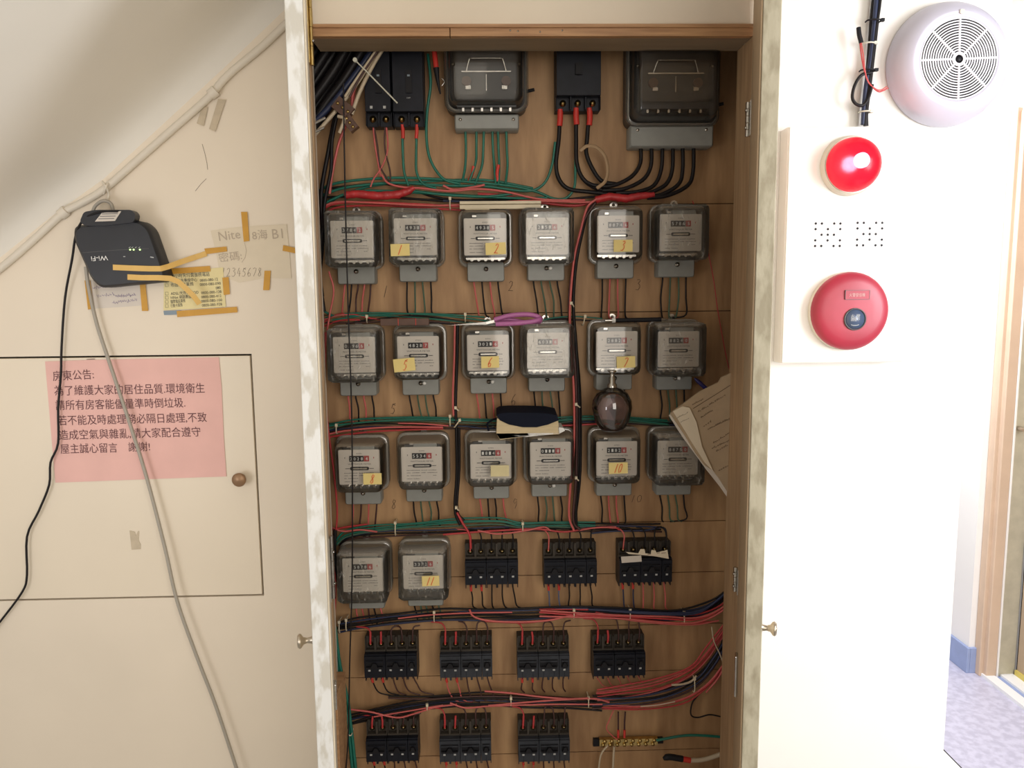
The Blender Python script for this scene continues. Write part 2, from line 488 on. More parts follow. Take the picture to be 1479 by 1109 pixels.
# floor of the corridor at the right, kerb beside it
KX = WZ(1365, 1085).x; KY = WZ(1365, 1085).y
o = MB((KX, KY, 0)).use('floor').box(KX, 2.8, 1.0, 4.6, -0.05, 0.0)
fl = struct(o.build('floor'))
o = MB((1, 2, 0)).use('brightwall').box(XEND + 0.002, KX - 0.006, 0.9, 2.42, -0.10, 0.004).use('gap').box(KX - 0.006, KX - 0.0005, 0.9, 2.42, -0.05, 0.003)
struct(o.build('trim_1'), 'white painted kerb along the edge of the corridor floor')
# soffit of the stairs
pr = [W(-330, 610, WALL), W(0, 372, WALL), W(80, 308, WALL), W(150, 258, WALL), W(240, 175, WALL), W(330, 92, WALL), W(410, 15, WALL), W(560, -130, WALL), W(720, -290, WALL)]
o = MB((-1, WALL, 2)).use('ceiling')
vs = []; ys = [WALL + 0.0, WALL - 0.012, WALL - 0.035, WALL - 0.075, WALL - 0.14, -0.6]; dz = [0.0, 0.022, 0.036, 0.044, 0.046, 0.046]
for p in pr:
    for y, d in zip(ys, dz): vs.append((p.x - 0.7 * d, y, p.z + 0.7 * d))
k = len(ys)
fs = [(i * k + j, i * k + j + 1, (i + 1) * k + j + 1, (i + 1) * k + j) for i in range(len(pr) - 1) for j in range(k - 1)]
o.add(vs, fs, True)
o.add([(p.x - 0.05, y, p.z + 0.13) for p in pr for y in (WALL, -0.6)], [(i * 2 + 2, i * 2 + 3, i * 2 + 1, i * 2) for i in range(len(pr) - 1)])
struct(o.build('ceiling'), 'sloping plastered underside of the stairs')

# ---- corridor on the right: side wall with a door
DX = 1.79
pB = WZ(1397, 970); DX = pB.x
YC = pB.y
print('corridor corner', pB, 'kerb', KX, KY, 'XEND', XEND, 'opening', XL, XR, ZI, ZT)
JX = WZ(1410, 968).x              # face of the wall that holds the door
o = MB((DX, YC, 0)).use('brightwall')
o.box(DX, DX + 0.3, YC, YC + 1.5, 0, 2.9)
DT = 2.06
o.box(JX, JX + 0.2, YC - 1.2, YC, DT, 2.9)
struct(o.build('wall_right'))
o = MB((DX, YC, 0)).use('skirt').box(DX - 0.012, DX, YC - 0.012, YC + 1.4, 0.0, 0.10).box(DX, JX + 0.0, YC - 0.012, YC, 0.0, 0.10)
struct(o.build('baseboard_right', bevel=0.002))
o = MB((1.2, 4.5, 0)).use('brightwall').box(0.2, 2.6, 4.5, 4.6, -0.1, 2.9)
struct(o.build('wall_back'))
d = bpy.data.objects.new('door_1', None); C.objects.link(d); d.location = (JX, YC - 0.5, 0); struct(d, 'tan corridor door at the right edge with beige casing')
O = Vector((JX, YC - 0.5, 0))
jw = 0.060                        # how deep the opening cuts back
o = MB(O).use('casing')
o.box(JX - 0.004, JX + 0.034, YC - 0.055, YC, 0, DT)
o.box(JX - 0.018, JX + 0.012, YC - 0.035, YC, 0, DT + 0.012)
o.box(JX - 0.012, JX + 0.034, YC - 1.15, YC - 0.055, DT - 0.045, DT + 0.01)
o.build('door_casing', d, bevel=0.003)
o = MB(O).use('brightwall').box(JX + 0.034, JX + 0.040, YC - 0.058, YC, 0, DT).use('jamb').box(JX + 0.040, JX + 0.105, YC - 0.052, YC, 0, DT)
o.build('door_jamb', d)
o = MB(O).use('doorleaf').box(JX + 0.108, JX + 0.15, YC - 1.1, YC - 0.060, 0.03, DT - 0.03).use('gap').box(JX + 0.112, JX + 0.15, YC - 0.060, YC - 0.050, 0.0, DT)
o.build('door_leaf', d, bevel=0.002)
hp = WX(1473, 613, JX + 0.108); lp = WX(1478, 556, JX + 0.108)
o = MB(O).use('lever').lathe(hp, [(0.027, 0), (0.027, 0.008), (0.022, 0.012), (0, 0.012)], (-1, 0, 0), 24).use('knobch')
o.tube([hp, hp + Vector((-0.05, 0, 0)), hp + Vector((-0.055, -0.03, 0)), hp + Vector((-0.055, -0.11, 0))], 0.009, 8)
o.build('door_handle', d)
o = MB(O).use('lever').lathe(lp, [(0.027, 0), (0.027, 0.008), (0.02, 0.014), (0.012, 0.014), (0.012, 0.018), (0, 0.018)], (-1, 0, 0), 24)
o.build('lock', d)
o = MB(O).use('white').box(JX - 0.01, JX + 0.03, YC - 1.2, YC - 0.03, 0.0, 0.012).use('skirt').box(JX + 0.03, JX + 0.05, YC - 1.2, YC - 0.03, 0, 0.008).use('white').box(JX + 0.05, JX + 0.10, YC - 1.2, YC - 0.03, 0, 0.016).use('stain').box(JX + 0.10, JX + 0.112, YC - 1.1, YC - 0.06, 0.0, 0.035)
o.build('threshold', d)

# ================================================================== METER CABINET
cab = thing('meter_cabinet', 'large built-in timber electricity meter cupboard standing open with two leaves', 'cupboard', (0, WALL, ZB))
O = cab.location.copy()
XI0, XI1 = XL - 0.045, XR + 0.045    # inside width
FD = 0.10                             # frame depth
ZTOP = 2.26
# plywood boards
js = [(-1.0, ZTOP)] + [(y, W(760, y, BOARD).z) for y in (296, 452, 607, 757, 831, 906, 973, 1088)] + [(0, ZB)]
zs = [z for _, z in js]
for a, b in zip(zs[:-1], zs[1:]):
    o = MB(O).use('ply').box(XI0, XI1, BOARD + 0.0006 * random.random(), BOARD + 0.012, b + 0.0009, a - 0.0009)
    o.build('board', cab, bevel=0.0006)
o = MB(O).use('gap').box(XI0, XI1, BOARD + 0.012, BOARD + 0.02, ZB, ZTOP); o.build('backing', cab)
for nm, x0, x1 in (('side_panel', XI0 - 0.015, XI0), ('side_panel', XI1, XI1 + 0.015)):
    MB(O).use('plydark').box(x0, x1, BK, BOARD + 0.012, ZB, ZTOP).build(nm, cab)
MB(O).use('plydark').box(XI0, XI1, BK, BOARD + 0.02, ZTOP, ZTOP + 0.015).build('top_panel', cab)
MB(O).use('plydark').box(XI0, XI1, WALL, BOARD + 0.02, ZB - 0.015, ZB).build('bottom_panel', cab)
# frame
xm = W(650, 45, WALL).x
for x0, x1 in ((XL, xm - 0.0008), (xm + 0.0008, XR)):
    o = MB(O).use('frame').box(x0, x1, WALL - 0.004, WALL + 0.012, ZI, ZT - 0.004).build('top_rail', cab, bevel=0.001)
MB(O).use('frame').box(XL, XR, WALL - 0.009, WALL + 0.004, ZT - 0.006, ZT + 0.001).build('moulding', cab, bevel=0.001)
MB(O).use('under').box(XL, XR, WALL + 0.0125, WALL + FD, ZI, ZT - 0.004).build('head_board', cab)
for px in (737, 748, 780, 812):
    q = W(px, 46 - (px % 3), WALL - 0.004)
    MB(O).use('silver').lathe(q, [(0.0022, 0), (0.0018, 0.0015), (0, 0.002)], (0, -1, 0), 10).build('nail', cab)
ZJ = W(490, 1000, WALL).z
MB(O).use('framev').box(XR, XR + 0.02, WALL - 0.003, WALL + FD, ZB, ZI).build('jamb', cab, bevel=0.001)
MB(O).use('framev').box(XL - 0.02, XL, WALL - 0.003, WALL + 0.014, ZJ, ZI).build('jamb', cab, bevel=0.001)
MB(O).use('frame').box(XL - 0.02, XL + 0.002, WALL - 0.003, WALL + FD, ZB, ZJ).build('jamb', cab, bevel=0.001)


# leaves -----------------------------------------------------------
def leaf(hx, ang_x, paint, side):
    """hx hinge X; free edge ends ang_x to the side at YF"""
    YF = 1.215; z0, z1 = ZB + 0.01, 2.16
    a = Vector((hx, WALL - 0.012, 0)); b = Vector((ang_x, YF, 0))
    d = (b - a).normalized(); nrm = Vector((-side * abs(d.y), -side * abs(d.x) * 0, 0)); nrm = Vector((d.y, -d.x, 0)) * (side)
    if nrm.x * side > 0: nrm = -nrm     # outwards, away from the opening
    nrm = -nrm if (nrm.x * side < 0) else nrm
    th = 0.0265
    def prism(mb, m, s0, s1, t0, t1, za, zb):
        p = [a + d * s0 + nrm * t0, a + d * s1 + nrm * t0, a + d * s1 + nrm * t1, a + d * s0 + nrm * t1]
        v = [(q.x, q.y, z) for z in (za, zb) for q in p]
        mb.use(m).add(v, [(0, 1, 2, 3), (7, 6, 5, 4), (0, 4, 5, 1), (1, 5, 6, 2), (2, 6, 7, 3), (3, 7, 4, 0)])
    L = (b - a).length
    mb = MB(O); prism(mb, 'leafpaint' if side < 0 else 'leafpaint_r', L - 0.004, L, 0.0, th, z0, z1)
    prism(mb, 'leafcream' if side < 0 else 'leafwood', 0.0, L - 0.004, 0.0, 0.006, z0, z1)
    prism(mb, paint, 0.0, L - 0.004, 0.006, th, z0, z1)
    dr = mb.build('door', cab, bevel=0.0012)
    # lipping along the free edge, paint-chipped
    mb = MB(O); prism(mb, 'leafcream' if side < 0 else 'leafwood', L - 0.035, L - 0.004, -0.003, 0.0, z0, z1)
    mb.build('lipping', dr, bevel=0.0008)
    return dr, a, d, nrm, L, th


lf = leaf(XL - 0.001, W(437, 0, 1.215).x, 'leafcream', -1)
rf = leaf(XR - 0.003, W(1103, 0, 1.215).x, 'leafcream', 1)


def knob(dr, a, d, nrm, L, th, py, px):
    z = W(px, py, a.y + d.y * (L - 0.045)).z
    c = a + d * (L - 0.045) + nrm * th; c.z = z
    mb = MB(O).use('knobch').lathe(c, [(0.009, 0), (0.006, 0.003), (0.0045, 0.010), (0.006, 0.016), (0.0115, 0.020), (0.0125, 0.023), (0.010, 0.026), (0, 0.027)], nrm, 24)
    mb.build('knob', dr)


knob(*lf, 922, 443); knob(*rf, 903, 1105)


def hinge(dr, a, d, nrm, py0, py1, px, m='brass'):
    z1 = W(px, py0, WALL).z; z0 = W(px, py1, WALL).z
    c = a - nrm * 0.006 + d * 0.006
    mb = MB(O).use(m)
    n = 5; h = (z1 - z0) / n
    for i in range(n):
        mb.cyl((c.x, c.y, z0 + i * h + 0.0006), (c.x, c.y, z0 + (i + 1) * h - 0.0006), 0.0042 if i % 2 else 0.0045, 10)
    for t0, t1 in ((0.006, 0.028),):
        p = [a + d * t0 - nrm * 0.002, a + d * t1 - nrm * 0.002, a + d * t1, a + d * t0]
        mb.add([(q.x, q.y, z) for z in (z0, z1) for q in p], [(0, 1, 2, 3), (7, 6, 5, 4), (0, 4, 5, 1), (1, 5, 6, 2), (2, 6, 7, 3), (3, 7, 4, 0)])
    mb.use('silver')
    for t in (0.25, 0.75):
        mb.lathe((c.x - nrm.x * 0.004, c.y - 0.004, z0 + (z1 - z0) * t), [(0.004, 0), (0.003, 0.003), (0, 0.004)], -nrm, 10)
    mb.build('hinge', dr)


hinge(lf[0], lf[1], lf[2], lf[3], -40, 98, 447)
hinge(lf[0], lf[1], lf[2], lf[3], 770, 860, 480, 'silver')
hinge(rf[0], rf[1], rf[2], rf[3], 150, 200, 1080, 'silver')
hinge(rf[0], rf[1], rf[2], rf[3], 815, 850, 1062, 'silver')
for L_, px, py0, py1 in ((lf, 480, 985, 1022), (rf, 1069, 945, 1003)):
    dr, a, d, nrm, L, th = L_
    c = a + d * 0.16
    z0 = W(px, py1, c.y).z; z1 = W(px, py0, c.y).z
    p = [c - nrm * 0.006 - d * 0.012, c - nrm * 0.006 + d * 0.012, c + d * 0.012, c - d * 0.012]
    mb = MB(O).use('silver').add([(q.x, q.y, z) for z in (z0, z1) for q in p], [(0, 1, 2, 3), (7, 6, 5, 4), (0, 4, 5, 1), (1, 5, 6, 2), (2, 6, 7, 3), (3, 7, 4, 0)])
    mb.build('catch_plate', dr, bevel=0.002)
# pencilled numbers on the plywood
for px, py, t, h in ((557, 421, '1', .028), (738, 413, '2', .024), (922, 411, '3', .026), (568, 590, '5', .026), (742, 577, '6', .028), (569, 728, '8', .024), (744, 727, '9', .026), (919, 720, '10', .018)):
    q = W(px, py, BOARD); mb = MB(O).use('pencil')
    hand(mb, t, (q.x, BOARD - 0.0012, q.z), 0.016 * len(t), h, 0.0013); mb.build('pencilled_number', cab)

# ================================================================== METERS
MW, MH = 0.131, 0.138


def ww(colour, r, pts, o, d0=0.03, d1=None, n=7, sub=5):
    mb = MB(o).use(colour)
    k = len(pts)
    P = []
    for i, p in enumerate(pts):
        dd = p[2] if len(p) > 2 else d0 + ((d1 - d0) * i / (k - 1) if d1 is not None else 0)
        P.append(W(p[0], p[1], BOARD - dd))
    mb.tube(P, r, n, sub)
    return mb


def case_mesh():
    return MB().use('mbase').rloft([(MW - .006, MH - .004, .020, 0), (MW - .006, MH - .004, .020, -.028)])


# shared meshes (local coordinates, origin on the board)
m_case = case_mesh()
m_case.use('silver').lathe((0, -0.004, MH / 2 + 0.004), [(.009, 0), (.009, .004)], n=14).lathe((0, -.008, MH / 2 + .005), [(.004, 0), (.003, .003), (0, .004)], n=10)
m_works = MB().use('mdark').box(-.043, .043, -.066, -.028, -.045, .045).use('silver').box(-.046, .046, -.060, -.030, -.052, -.047).box(-.03, .03, -.07, -.05, .046, .0505).use('mgrey').box(-.020, .036, -.077, -.066, .040, .052)
for i in range(5): m_works.use('silver').lathe((-.032 + .016 * i, -.062, -.052), [(.004, 0), (.004, .006)], n=8)
m_dial = MB().use('dial').rloft([(.099, .085, .003, -.078), (.099, .085, .003, -.0795)], n=2)
m_disc = MB().use('black').rloft([(.046, .0085, .0042, -.0796), (.046, .0085, .0042, -.0802)], n=4).use('silver').rloft([(.036, .0034, .0016, -.0803), (.036, .0034, .0016, -.0808)], n=4)
m_disc.use('black').box(-.034, -.024, -.0802, -.0796, -.0006, .0006).box(.024, .034, -.0802, -.0796, -.0006, .0006)
for v in m_disc.v: v.z += -.0035
m_glass = MB().use('glass').rloft([(MW - .012, MH - .012, .018, -.034), (MW - .016, MH - .016, .017, -.060), (MW - .020, MH - .018, .015, -.090), (MW - .024, MH - .022, .014, -.0965), (MW - .032, MH - .030, .010, -.100)], back=False)
m_rim = MB().use('rim').rloft([(MW, MH, .022, -.028), (MW + .001, MH + .001, .022, -.032), (MW - .002, MH - .002, .021, -.036), (MW - .012, MH - .012, .018, -.036)], front=False, back=False)
m_film = MB().use('film').rloft([(MW - .004, MH - .016, .012, -.040), (MW - .010, MH - .010, .012, -.070), (MW - .012, MH - .012, .010, -.101), (MW - .030, MH - .024, .008, -.1035)], back=False)
for v in m_film.v:
    v.x += jit(.0014); v.z += jit(.0014); v.y += jit(.0010)
m_term = MB().use('mgrey').rloft([(.089, .048, .005, 0), (.089, .048, .005, -.040), (.085, .044, .004, -.043)], c=(0, 0, -MH / 2 - .010), n=3)
m_term2 = MB().use('mgrey').box(-.003, .003, -.0436, -.043, -MH / 2 - .026, -MH / 2 - .023)
m_screw = MB().use('silver').lathe((0.001, -.043, -MH / 2 - .004), [(.0055, 0), (.0055, .006), (.0035, .006), (.0035, .011), (0, .012)], n=12)
m_screwb = MB().use('white').lathe((0.010, -.043, -MH / 2 - .004), [(.0042, 0), (.0042, .010), (.003, .012), (0, .012)], n=12)
m_print = MB()
m_print.use('dialink').text('WATTHOUR METER', (-.0275, -.0797, .0055), (.0275, -.0797, .0055), h=.0038, off=0)
m_print.text('KWH', (-.006, -.0797, .0315), (.006, -.0797, .0315), h=.0032, off=0)
m_print.use('dialgrey')
for z, segs in ((-.0155, ((-.037, -.005), (-.002, .012), (.015, .034))), (-.0215, ((-.037, -.028), (-.024, -.006), (-.002, .008), (.012, .036))), (-.0285, ((-.037, -.032), (-.028, -.004), (.026, .034))), (-.0365, ((-.037, -.024), (-.021, -.006)))):
    for x0, x1 in segs:
        x = x0
        while x < x1:
            wv = random.uniform(.0012, .0028); m_print.box(x, min(x + wv, x1), -.0799, -.0796, z, z + random.uniform(.0012, .0020)); x += wv + .0006
m_print.use('redw').box(.0335, .0355, -.0799, -.0796, .021, .0245).use('dialgrey').box(-.0355, -.0335, -.0799, -.0796, .021, .0245)
ME = {k: v.mesh(k) for k, v in (('case', m_case), ('works', m_works), ('dial_plate', m_dial), ('disc_window', m_disc), ('glass_cover', m_glass), ('cover_rim', m_rim), ('plastic_film', m_film), ('terminal_cover', m_term), ('screw', m_screw), ('screwb', m_screwb), ('print', m_print))}


def put(name, me, parent):
    o = bpy.data.objects.new(name, me); C.objects.link(o); o.parent = parent; return o


COLS = {'r': 'wpink', 'R': 'wred', 'k': 'wblack', 'g': 'wgreen', 't': 'wteal', 'b': 'wbrown', 'n': 'wnavy'}
# centre px, py ; digits ; leads ; lead end py ; film ; label
ROW = ['top row', 'second row', 'third row', 'bottom row']
METERS = [
    (514, 347.5, '37842', 'rkbrb', 454, 1, 'electricity meter wrapped in crumpled film at the left end of the top row', -5),
    (603, 344, '49386', 'kggk', 452, 1, 'second electricity meter from the left in the top row, note at its lower left', 0),
    (701, 344, '49385', 'rkrk', 456, 0, 'top-row electricity meter with a yellow note, under the cream plastic strip', 5),
    (788, 343, '21516', 'kggk', 460, 1, 'top-row electricity meter without a note, between the cream strip and the dropping wires', 8),
    (888, 340, '88746', 'krrk', 458, 0, 'top-row electricity meter with a yellow note, right under the smooth red wrap', 0),
    (976, 338, '57865', 'kggk', 457, 1, 'electricity meter with a glare streak at the right end of the top row', 0),
    (517, 510, '05966', 'rkrk', 608, 1, 'electricity meter with wrinkled film at the left end of the second row', 3),
    (607, 509, '48287', 'kggk', 606, 0, 'second-row electricity meter whose yellow note hangs tilted off its left edge', 4),
    (705, 507, '30216', 'rkrk', 606, 0, 'electricity meter with a yellow note just below the scissors blades', 3),
    (789, 504, '60316', 'kggk', 608, 1, 'electricity meter without a note directly above the dark notebook', 3),
    (886, 502, '28826', 'krrk', 606, 0, 'second-row electricity meter with a yellow note, just above the glass bottle', 3),
    (973, 502, '88240', 'kggk', 606, 1, 'electricity meter at the right end of the second row, above the papers', 3),
    (524, 668, '20284', 'rbrb', 765, 0, 'electricity meter with a yellow note at the left end of the third row', -4),
    (612, 664, '55346', 'kggk', 758, 0, 'second electricity meter from the left in the third row, without a note', 3),
    (709, 660, '18146', 'rkkr', 752, 0, 'electricity meter bearing a faded blank note under the notebook', 3),
    (793, 657, '01118', 'kggk', 755, 0, 'bright electricity meter without a note under the right end of the notebook', 3),
    (886, 656, '21826', 'krrk', 755, 0, 'electricity meter with a yellow note directly under the glass bottle', 3),
    (972, 655, '88750', 'kggk', 752, 1, 'electricity meter half hidden by papers at the right end of the third row', 6),
    (529, 820, '58786', 'rrbkr', 900, 1, 'film-wrapped electricity meter at the left of the two in the bottom row', 3),
    (614, 816, '33726', 'kggkg', 893, 1, 'right one of the two bottom-row electricity meters, with a yellow note', 3),
]
meters = []
for (px, py, dg, leads, ly, film, lab, bend) in METERS:
    q = W(px, py, BOARD - .032)
    r = thing('electricity_meter', lab, 'electricity meter', (q.x, BOARD - 0.0005, q.z), 'glass-fronted electricity meters in the cupboard')
    put('case', ME['case'], r); put('works', ME['works'], r)
    dp = put('dial_plate', ME['dial_plate'], r)
    put('printing', ME['print'], dp); put('disc_window', ME['disc_window'], dp)
    mb = MB().use('black').box(-.0235, .0105, -.0815, -.0795, .0140, .0275).use('redw').box(.0112, .0235, -.0815, -.0795, .0140, .0275).use('white')
    for i, ch in enumerate(dg):
        x = -.0215 + i * .0085 + (.0030 if i == 4 else 0)
        mb.text(ch, (x, -.0815, .0170), (x + .0048, -.0815, .0170), h=.0078, off=.0003)
    mb.build('register', dp)
    put('cover_rim', ME['cover_rim'], r); put('glass_cover', ME['glass_cover'], r)
    tcv = put('terminal_cover', ME['terminal_cover'], r); put('screw', ME['screw'], tcv)
    if random.random() < .35: put('screw', ME['screwb'], tcv)
    if film: put('plastic_film', ME['plastic_film'], r)
    n = len(leads)
    z0 = -MH / 2 - .028; z1 = W(px, ly, BOARD - .02).z - q.z
    for i, c in enumerate(leads):
        x = (-.5 + (i + .5) / n) * .078
        b = bend * .001
        pts = [(x, -.022, z0 + .006), (x + jit(.001), -.024, z0 - .012), (x + b + jit(.002), -.022 - jit(.004), z0 + (z1 - z0) * .55), (x + b * 1.6 + jit(.003), -.018, z1 + .004), (x + b * 2.6 + jit(.006), -.014, z1 - .004)]
        if px > 950 and i == n - 1: pts[-1] = (x - .03, -.014, z1 - .004)
        MB().use(COLS[c]).tube(pts, .0021 if c not in 'R' else .0025, 6, 4).build('lead_wire', r)
    meters.append((r, q))

# yellow notes on the meter glass
NOTES = [(578, 361, 27, 17, '1', 1, 1), (716, 359, 29, 17, '2', 2, 2), (900, 355, 27, 17, '3', 4, 0), (584, 527, 31, 19, '5', 7, 5), (708, 523, 26, 17, '6', 8, 1),
         (904, 523, 27, 17, '7', 10, 2), (538, 691.5, 27, 17, '8', 12, 0), (722, 680, 27, 17, '', 14, 0), (893, 676, 28, 17, '10', 16, 1), (622, 839, 26, 16, '11', 19, 1)]
for px, py, w, h, t, mi, rot in NOTES:
    yy = BOARD - .1045 - (.003 if METERS[mi][5] else 0)
    q = W(px, py, yy); s = (yy) / FPX
    w *= s; h *= s
    lab = {'1': 'yellow sticky note with one slanting red stroke on the second top-row meter', '2': 'yellow sticky note on the meter under the cream plastic strip', '3': 'yellow sticky note on the top-row meter under the smooth red wrap',
           '5': 'tilted yellow sticky note hanging off the left edge of a second-row meter', '6': 'yellow sticky note on the meter below the scissors blades', '7': 'yellow sticky note on the meter just above the glass bottle',
           '8': 'yellow sticky note on the leftmost meter of the third row', '': 'faded sticky note without a number on the meter under the notebook', '10': 'yellow sticky note on the meter directly under the glass bottle',
           '11': 'yellow sticky note with two short red strokes on a bottom-row meter'}[t]
    r = thing('sticky_note', lab, 'sticky note', (q.x, yy, q.z), 'yellow numbered notes on the meters')
    n = MB().use('yellow' if t else 'paleyellow')
    c = [(-w / 2, 0, -h / 2), (w / 2, -.001, -h / 2 + .0005), (w / 2, -.0012, h / 2), (-w / 2, 0, h / 2)]
    n.prism(c, (0, .0006, 0)); po = n.build('paper', r)
    if t:
        k = MB().use('redink'); hand(k, t, (w * (.05 if t in '25' else 0), -.0022, 0), .0115 * (1 if len(t) == 1 else 1.7), h * .78, .0016, .25); k.build('handwritten_number', r)
    r.rotation_euler = (0, math.radians(-rot), 0)


# ---- two large meters at the top
def big_meter(px, ybot, wpx, hb, lab, tw, tb, leads, ends, lr, lc):
    q = W(px, ybot, BOARD - .04)
    wv = wpx * (BOARD - .04) / FPX; h = .27; cz = q.z + h / 2
    r = thing('large_electricity_meter', lab, 'electricity meter', (q.x, BOARD - .0005, cz), 'large glass-fronted meters at the top of the cupboard')
    MB().use('bigcase').rloft([(wv, h, .02, 0), (wv, h, .02, -.045)]).build('case', r)
    MB().use('rim').rloft([(wv + .004, h + .004, .024, -.045), (wv + .006, h + .006, .024, -.052), (wv - .010, h - .010, .02, -.056)], front=False, back=False).build('cover_rim', r)
    w = MB().use('bigcase').box(-wv * .36, wv * .36, -.075, -.045, -.09, .10)
    w_off = -.040 if px < 800 else -.012
    w.use('silver').box(-wv * .30, wv * .30, -.082, -.075, -.015, -.012)
    w.tube([(-wv * .24, -.08, -.012), (-wv * .2, -.085, .012), (-wv * .16, -.085, .014), (wv * .16, -.085, .014), (wv * .2, -.085, .012), (wv * .24, -.08, -.012)], .002, 6, 3)
    for sx in (-1, 1):
        w.use('silver').box(sx * wv * .22 - .006, sx * wv * .22 + .006, -.082, -.075, -.052, -.044).use('copper').lathe((sx * wv * .24, -.060, -.034), [(.011, 0), (.011, .022)], n=16)
        w.use('silver').lathe((sx * wv * .40, -.07, .005), [(.004, 0), (.003, .004), (0, .005)], n=10)
    w.box(-.0008, .0008, -.0815, -.080, -.055, -.02)
    for i in range(6): w.box(-wv * .30 + i * wv * .115, -wv * .30 + i * wv * .115 + .005, -.07, -.055, -.098, -.090)
    for v_ in w.v: v_.z += w_off
    w.build('works', r)
    MB().use('glass').rloft([(wv * .80, .15, .014, -.083, 0, -.004 + w_off), (wv * .78, .145, .014, -.091, 0, -.004 + w_off)], back=False).build('inner_shield', r)
    MB().use('glass').rloft([(wv - .014, h - .014, .02, -.056), (wv - .022, h - .022, .02, -.092), (wv - .032, h - .032, .018, -.104), (wv - .05, h - .05, .014, -.108)], back=False).build('glass_cover', r)
    tz0 = W(px, tb[1], BOARD - .05).z - cz; tz1 = W(px, tb[0], BOARD - .05).z - cz; tww = tw * (BOARD - .05) / FPX
    tcv = MB().use('mgrey').rloft([(tww, tz1 - tz0, .004, 0, 0, (tz0 + tz1) / 2), (tww, tz1 - tz0, .004, -.048, 0, (tz0 + tz1) / 2), (tww - .006, tz1 - tz0 - .006, .003, -.051, 0, (tz0 + tz1) / 2)], n=2).build('terminal_cover', r)
    for sx in (-1, 1): MB().use('silver').lathe((sx * tww * .41, -.051, tz1 - .012), [(.004, 0), (.003, .002), (0, .0025)], n=12).build('screw', tcv)
    MB().use('black').tube([(wv / 2, -.03, -.085), (wv / 2 + .018, -.035, -.082)], .004, 8).build('latch', r)
    for k, (x0, pts) in enumerate(zip(leads, ends)):
        P = [W(x0, tb[1] - 4, BOARD - .025)] + [W(a, b, BOARD - c) for a, b, c in pts]
        MB((q.x, BOARD - .0005, cz)).use(lc[k]).tube(P, lr, 8, 5).build('lead_wire', r)
    return r


lx = [672, 688, 699, 711, 719, 731]
big_meter(703, 163, 112, 0, 'large glass electricity meter with teal leads at the top centre', 90, (165, 187), lx,
          [[(673, 215, .02), (672, 240, .02), (668, 262, .03)], [(688, 215, .02), (687, 235, .025), (678, 262, .03)], [(698, 215, .02), (696, 240, .02), (686, 266, .03)],
           [(712, 215, .02), (714, 240, .02), (716, 266, .03)], [(720, 215, .02), (721, 240, .02), (720, 268, .03)], [(732, 215, .02), (733, 240, .02), (730, 266, .03)]], .0030, ['wteal'] * 6)
lx = [925, 941, 957, 972, 986, 1002]
big_meter(969, 183, 128, 0, 'large glass electricity meter with thick black leads at the top right', 118, (180, 212), lx,
          [[(925, 235, .025), (912, 255, .03), (885, 268, .035), (860, 268, .035), (845, 262, .03)],
           [(940, 240, .025), (928, 260, .03), (900, 273, .035), (870, 275, .035)],
           [(955, 245, .025), (944, 268, .03), (920, 277, .035), (890, 279, .035)],
           [(971, 245, .025), (962, 266, .03), (940, 278, .035), (925, 281, .035)],
           [(986, 245, .025), (980, 266, .03), (955, 281, .035), (930, 284, .035)],
           [(1001, 248, .025), (993, 268, .03), (965, 282, .035), (935, 286, .035)]], .0048, ['wblack'] * 6)
# red sleeves on the teal leads
for px, y0, y1 in ((684, 240, 262), (720, 238, 262)):
    o_ = W(px, y0, BOARD - .03)
    s_ = ww('sleeve', .0042, [(px, y0), (px - 2, (y0 + y1) / 2), (px - 7 if px < 700 else px - 1, y1)], o_, .026)
    tag(s_.build('red_sleeve'), 'red insulating sleeve on the %s teal lead of the top centre meter' % ('left' if px < 700 else 'right'), 'cable sleeve')


# ================================================================== BREAKERS
PP = .0266


def bank_parts(r, body, seed):
    rnd = random.Random(seed)
    x = -2.5 * PP
    for poles in (2, 2, 1):
        w = poles * PP; g = .0006
        b = MB().use('brkd').box(x + g, x + w - g, -.030, 0, -.050, .050)
        b.box(x + g, x + w - g, -.044, -.030, .014, .019)
        b.use(body).box(x + g, x + w - g, -.058, -.030, -.048, .014)
        b.box(x + g, x + w - g, -.062, -.058, -.046, .010)
        for i in range(poles + 1):
            xx = x + i * PP
            a0, a1 = max(xx - .0026, x + g), min(xx + .0026, x + w - g)
            b.use('brkd').box(a0, a1, -.044, -.030, .019, .052)
            b.use(body).box(a0, a1, -.050, -.004, -.060, -.048)
        for i in range(poles):
            xx = x + (i + .5) * PP
            b.use('mark').box(xx - .0032, xx + .0026, -.0625, -.062, -.0290, -.0245)
            b.use(body).box(xx - .0010, xx + .0010, -.048, -.006, -.058, -.048)
            b.use('brk').box(xx - .0004, xx + .0004, -.0626, -.062, -.046, -.032)
        bo = b.build('breaker', r, bevel=.0008)
        t = MB().use('black').box(x + .004, x + w - .004, -.0635, -.0615, -.018, .001)
        cx = x + w / 2
        t.use(body).box(x + .005, x + w - .005, -.066, -.063, -.004, -.001).use('black')
        t.prism([(cx - .007 * (poles ** .5), -.072, -.017), (cx + .007 * (poles ** .5), -.072, -.017), (cx + .003, -.072, -.004), (cx - .003, -.072, -.004)], (0, .010, 0))
        t.box(x + .006, x + w - .006, -.070, -.0635, -.019, -.0145)
        t.build('toggle', bo)
        s = MB()
        for i in range(poles):
            xx = x + (i + .5) * PP
            s.use('brass').lathe((xx, -.030, .029), [(.0065, 0), (.0065, .003), (.0045, .005), (.0045, .007), (0, .0078)], n=12)
            s.use('black').box(xx - .004, xx + .004, -.0382, -.0376, .0285, .0297)
            s.use('brass').box(xx - .004, xx + .004, -.034, -.030, .0, .0) if False else None
        s.build('terminal_screws', bo)
        x += w


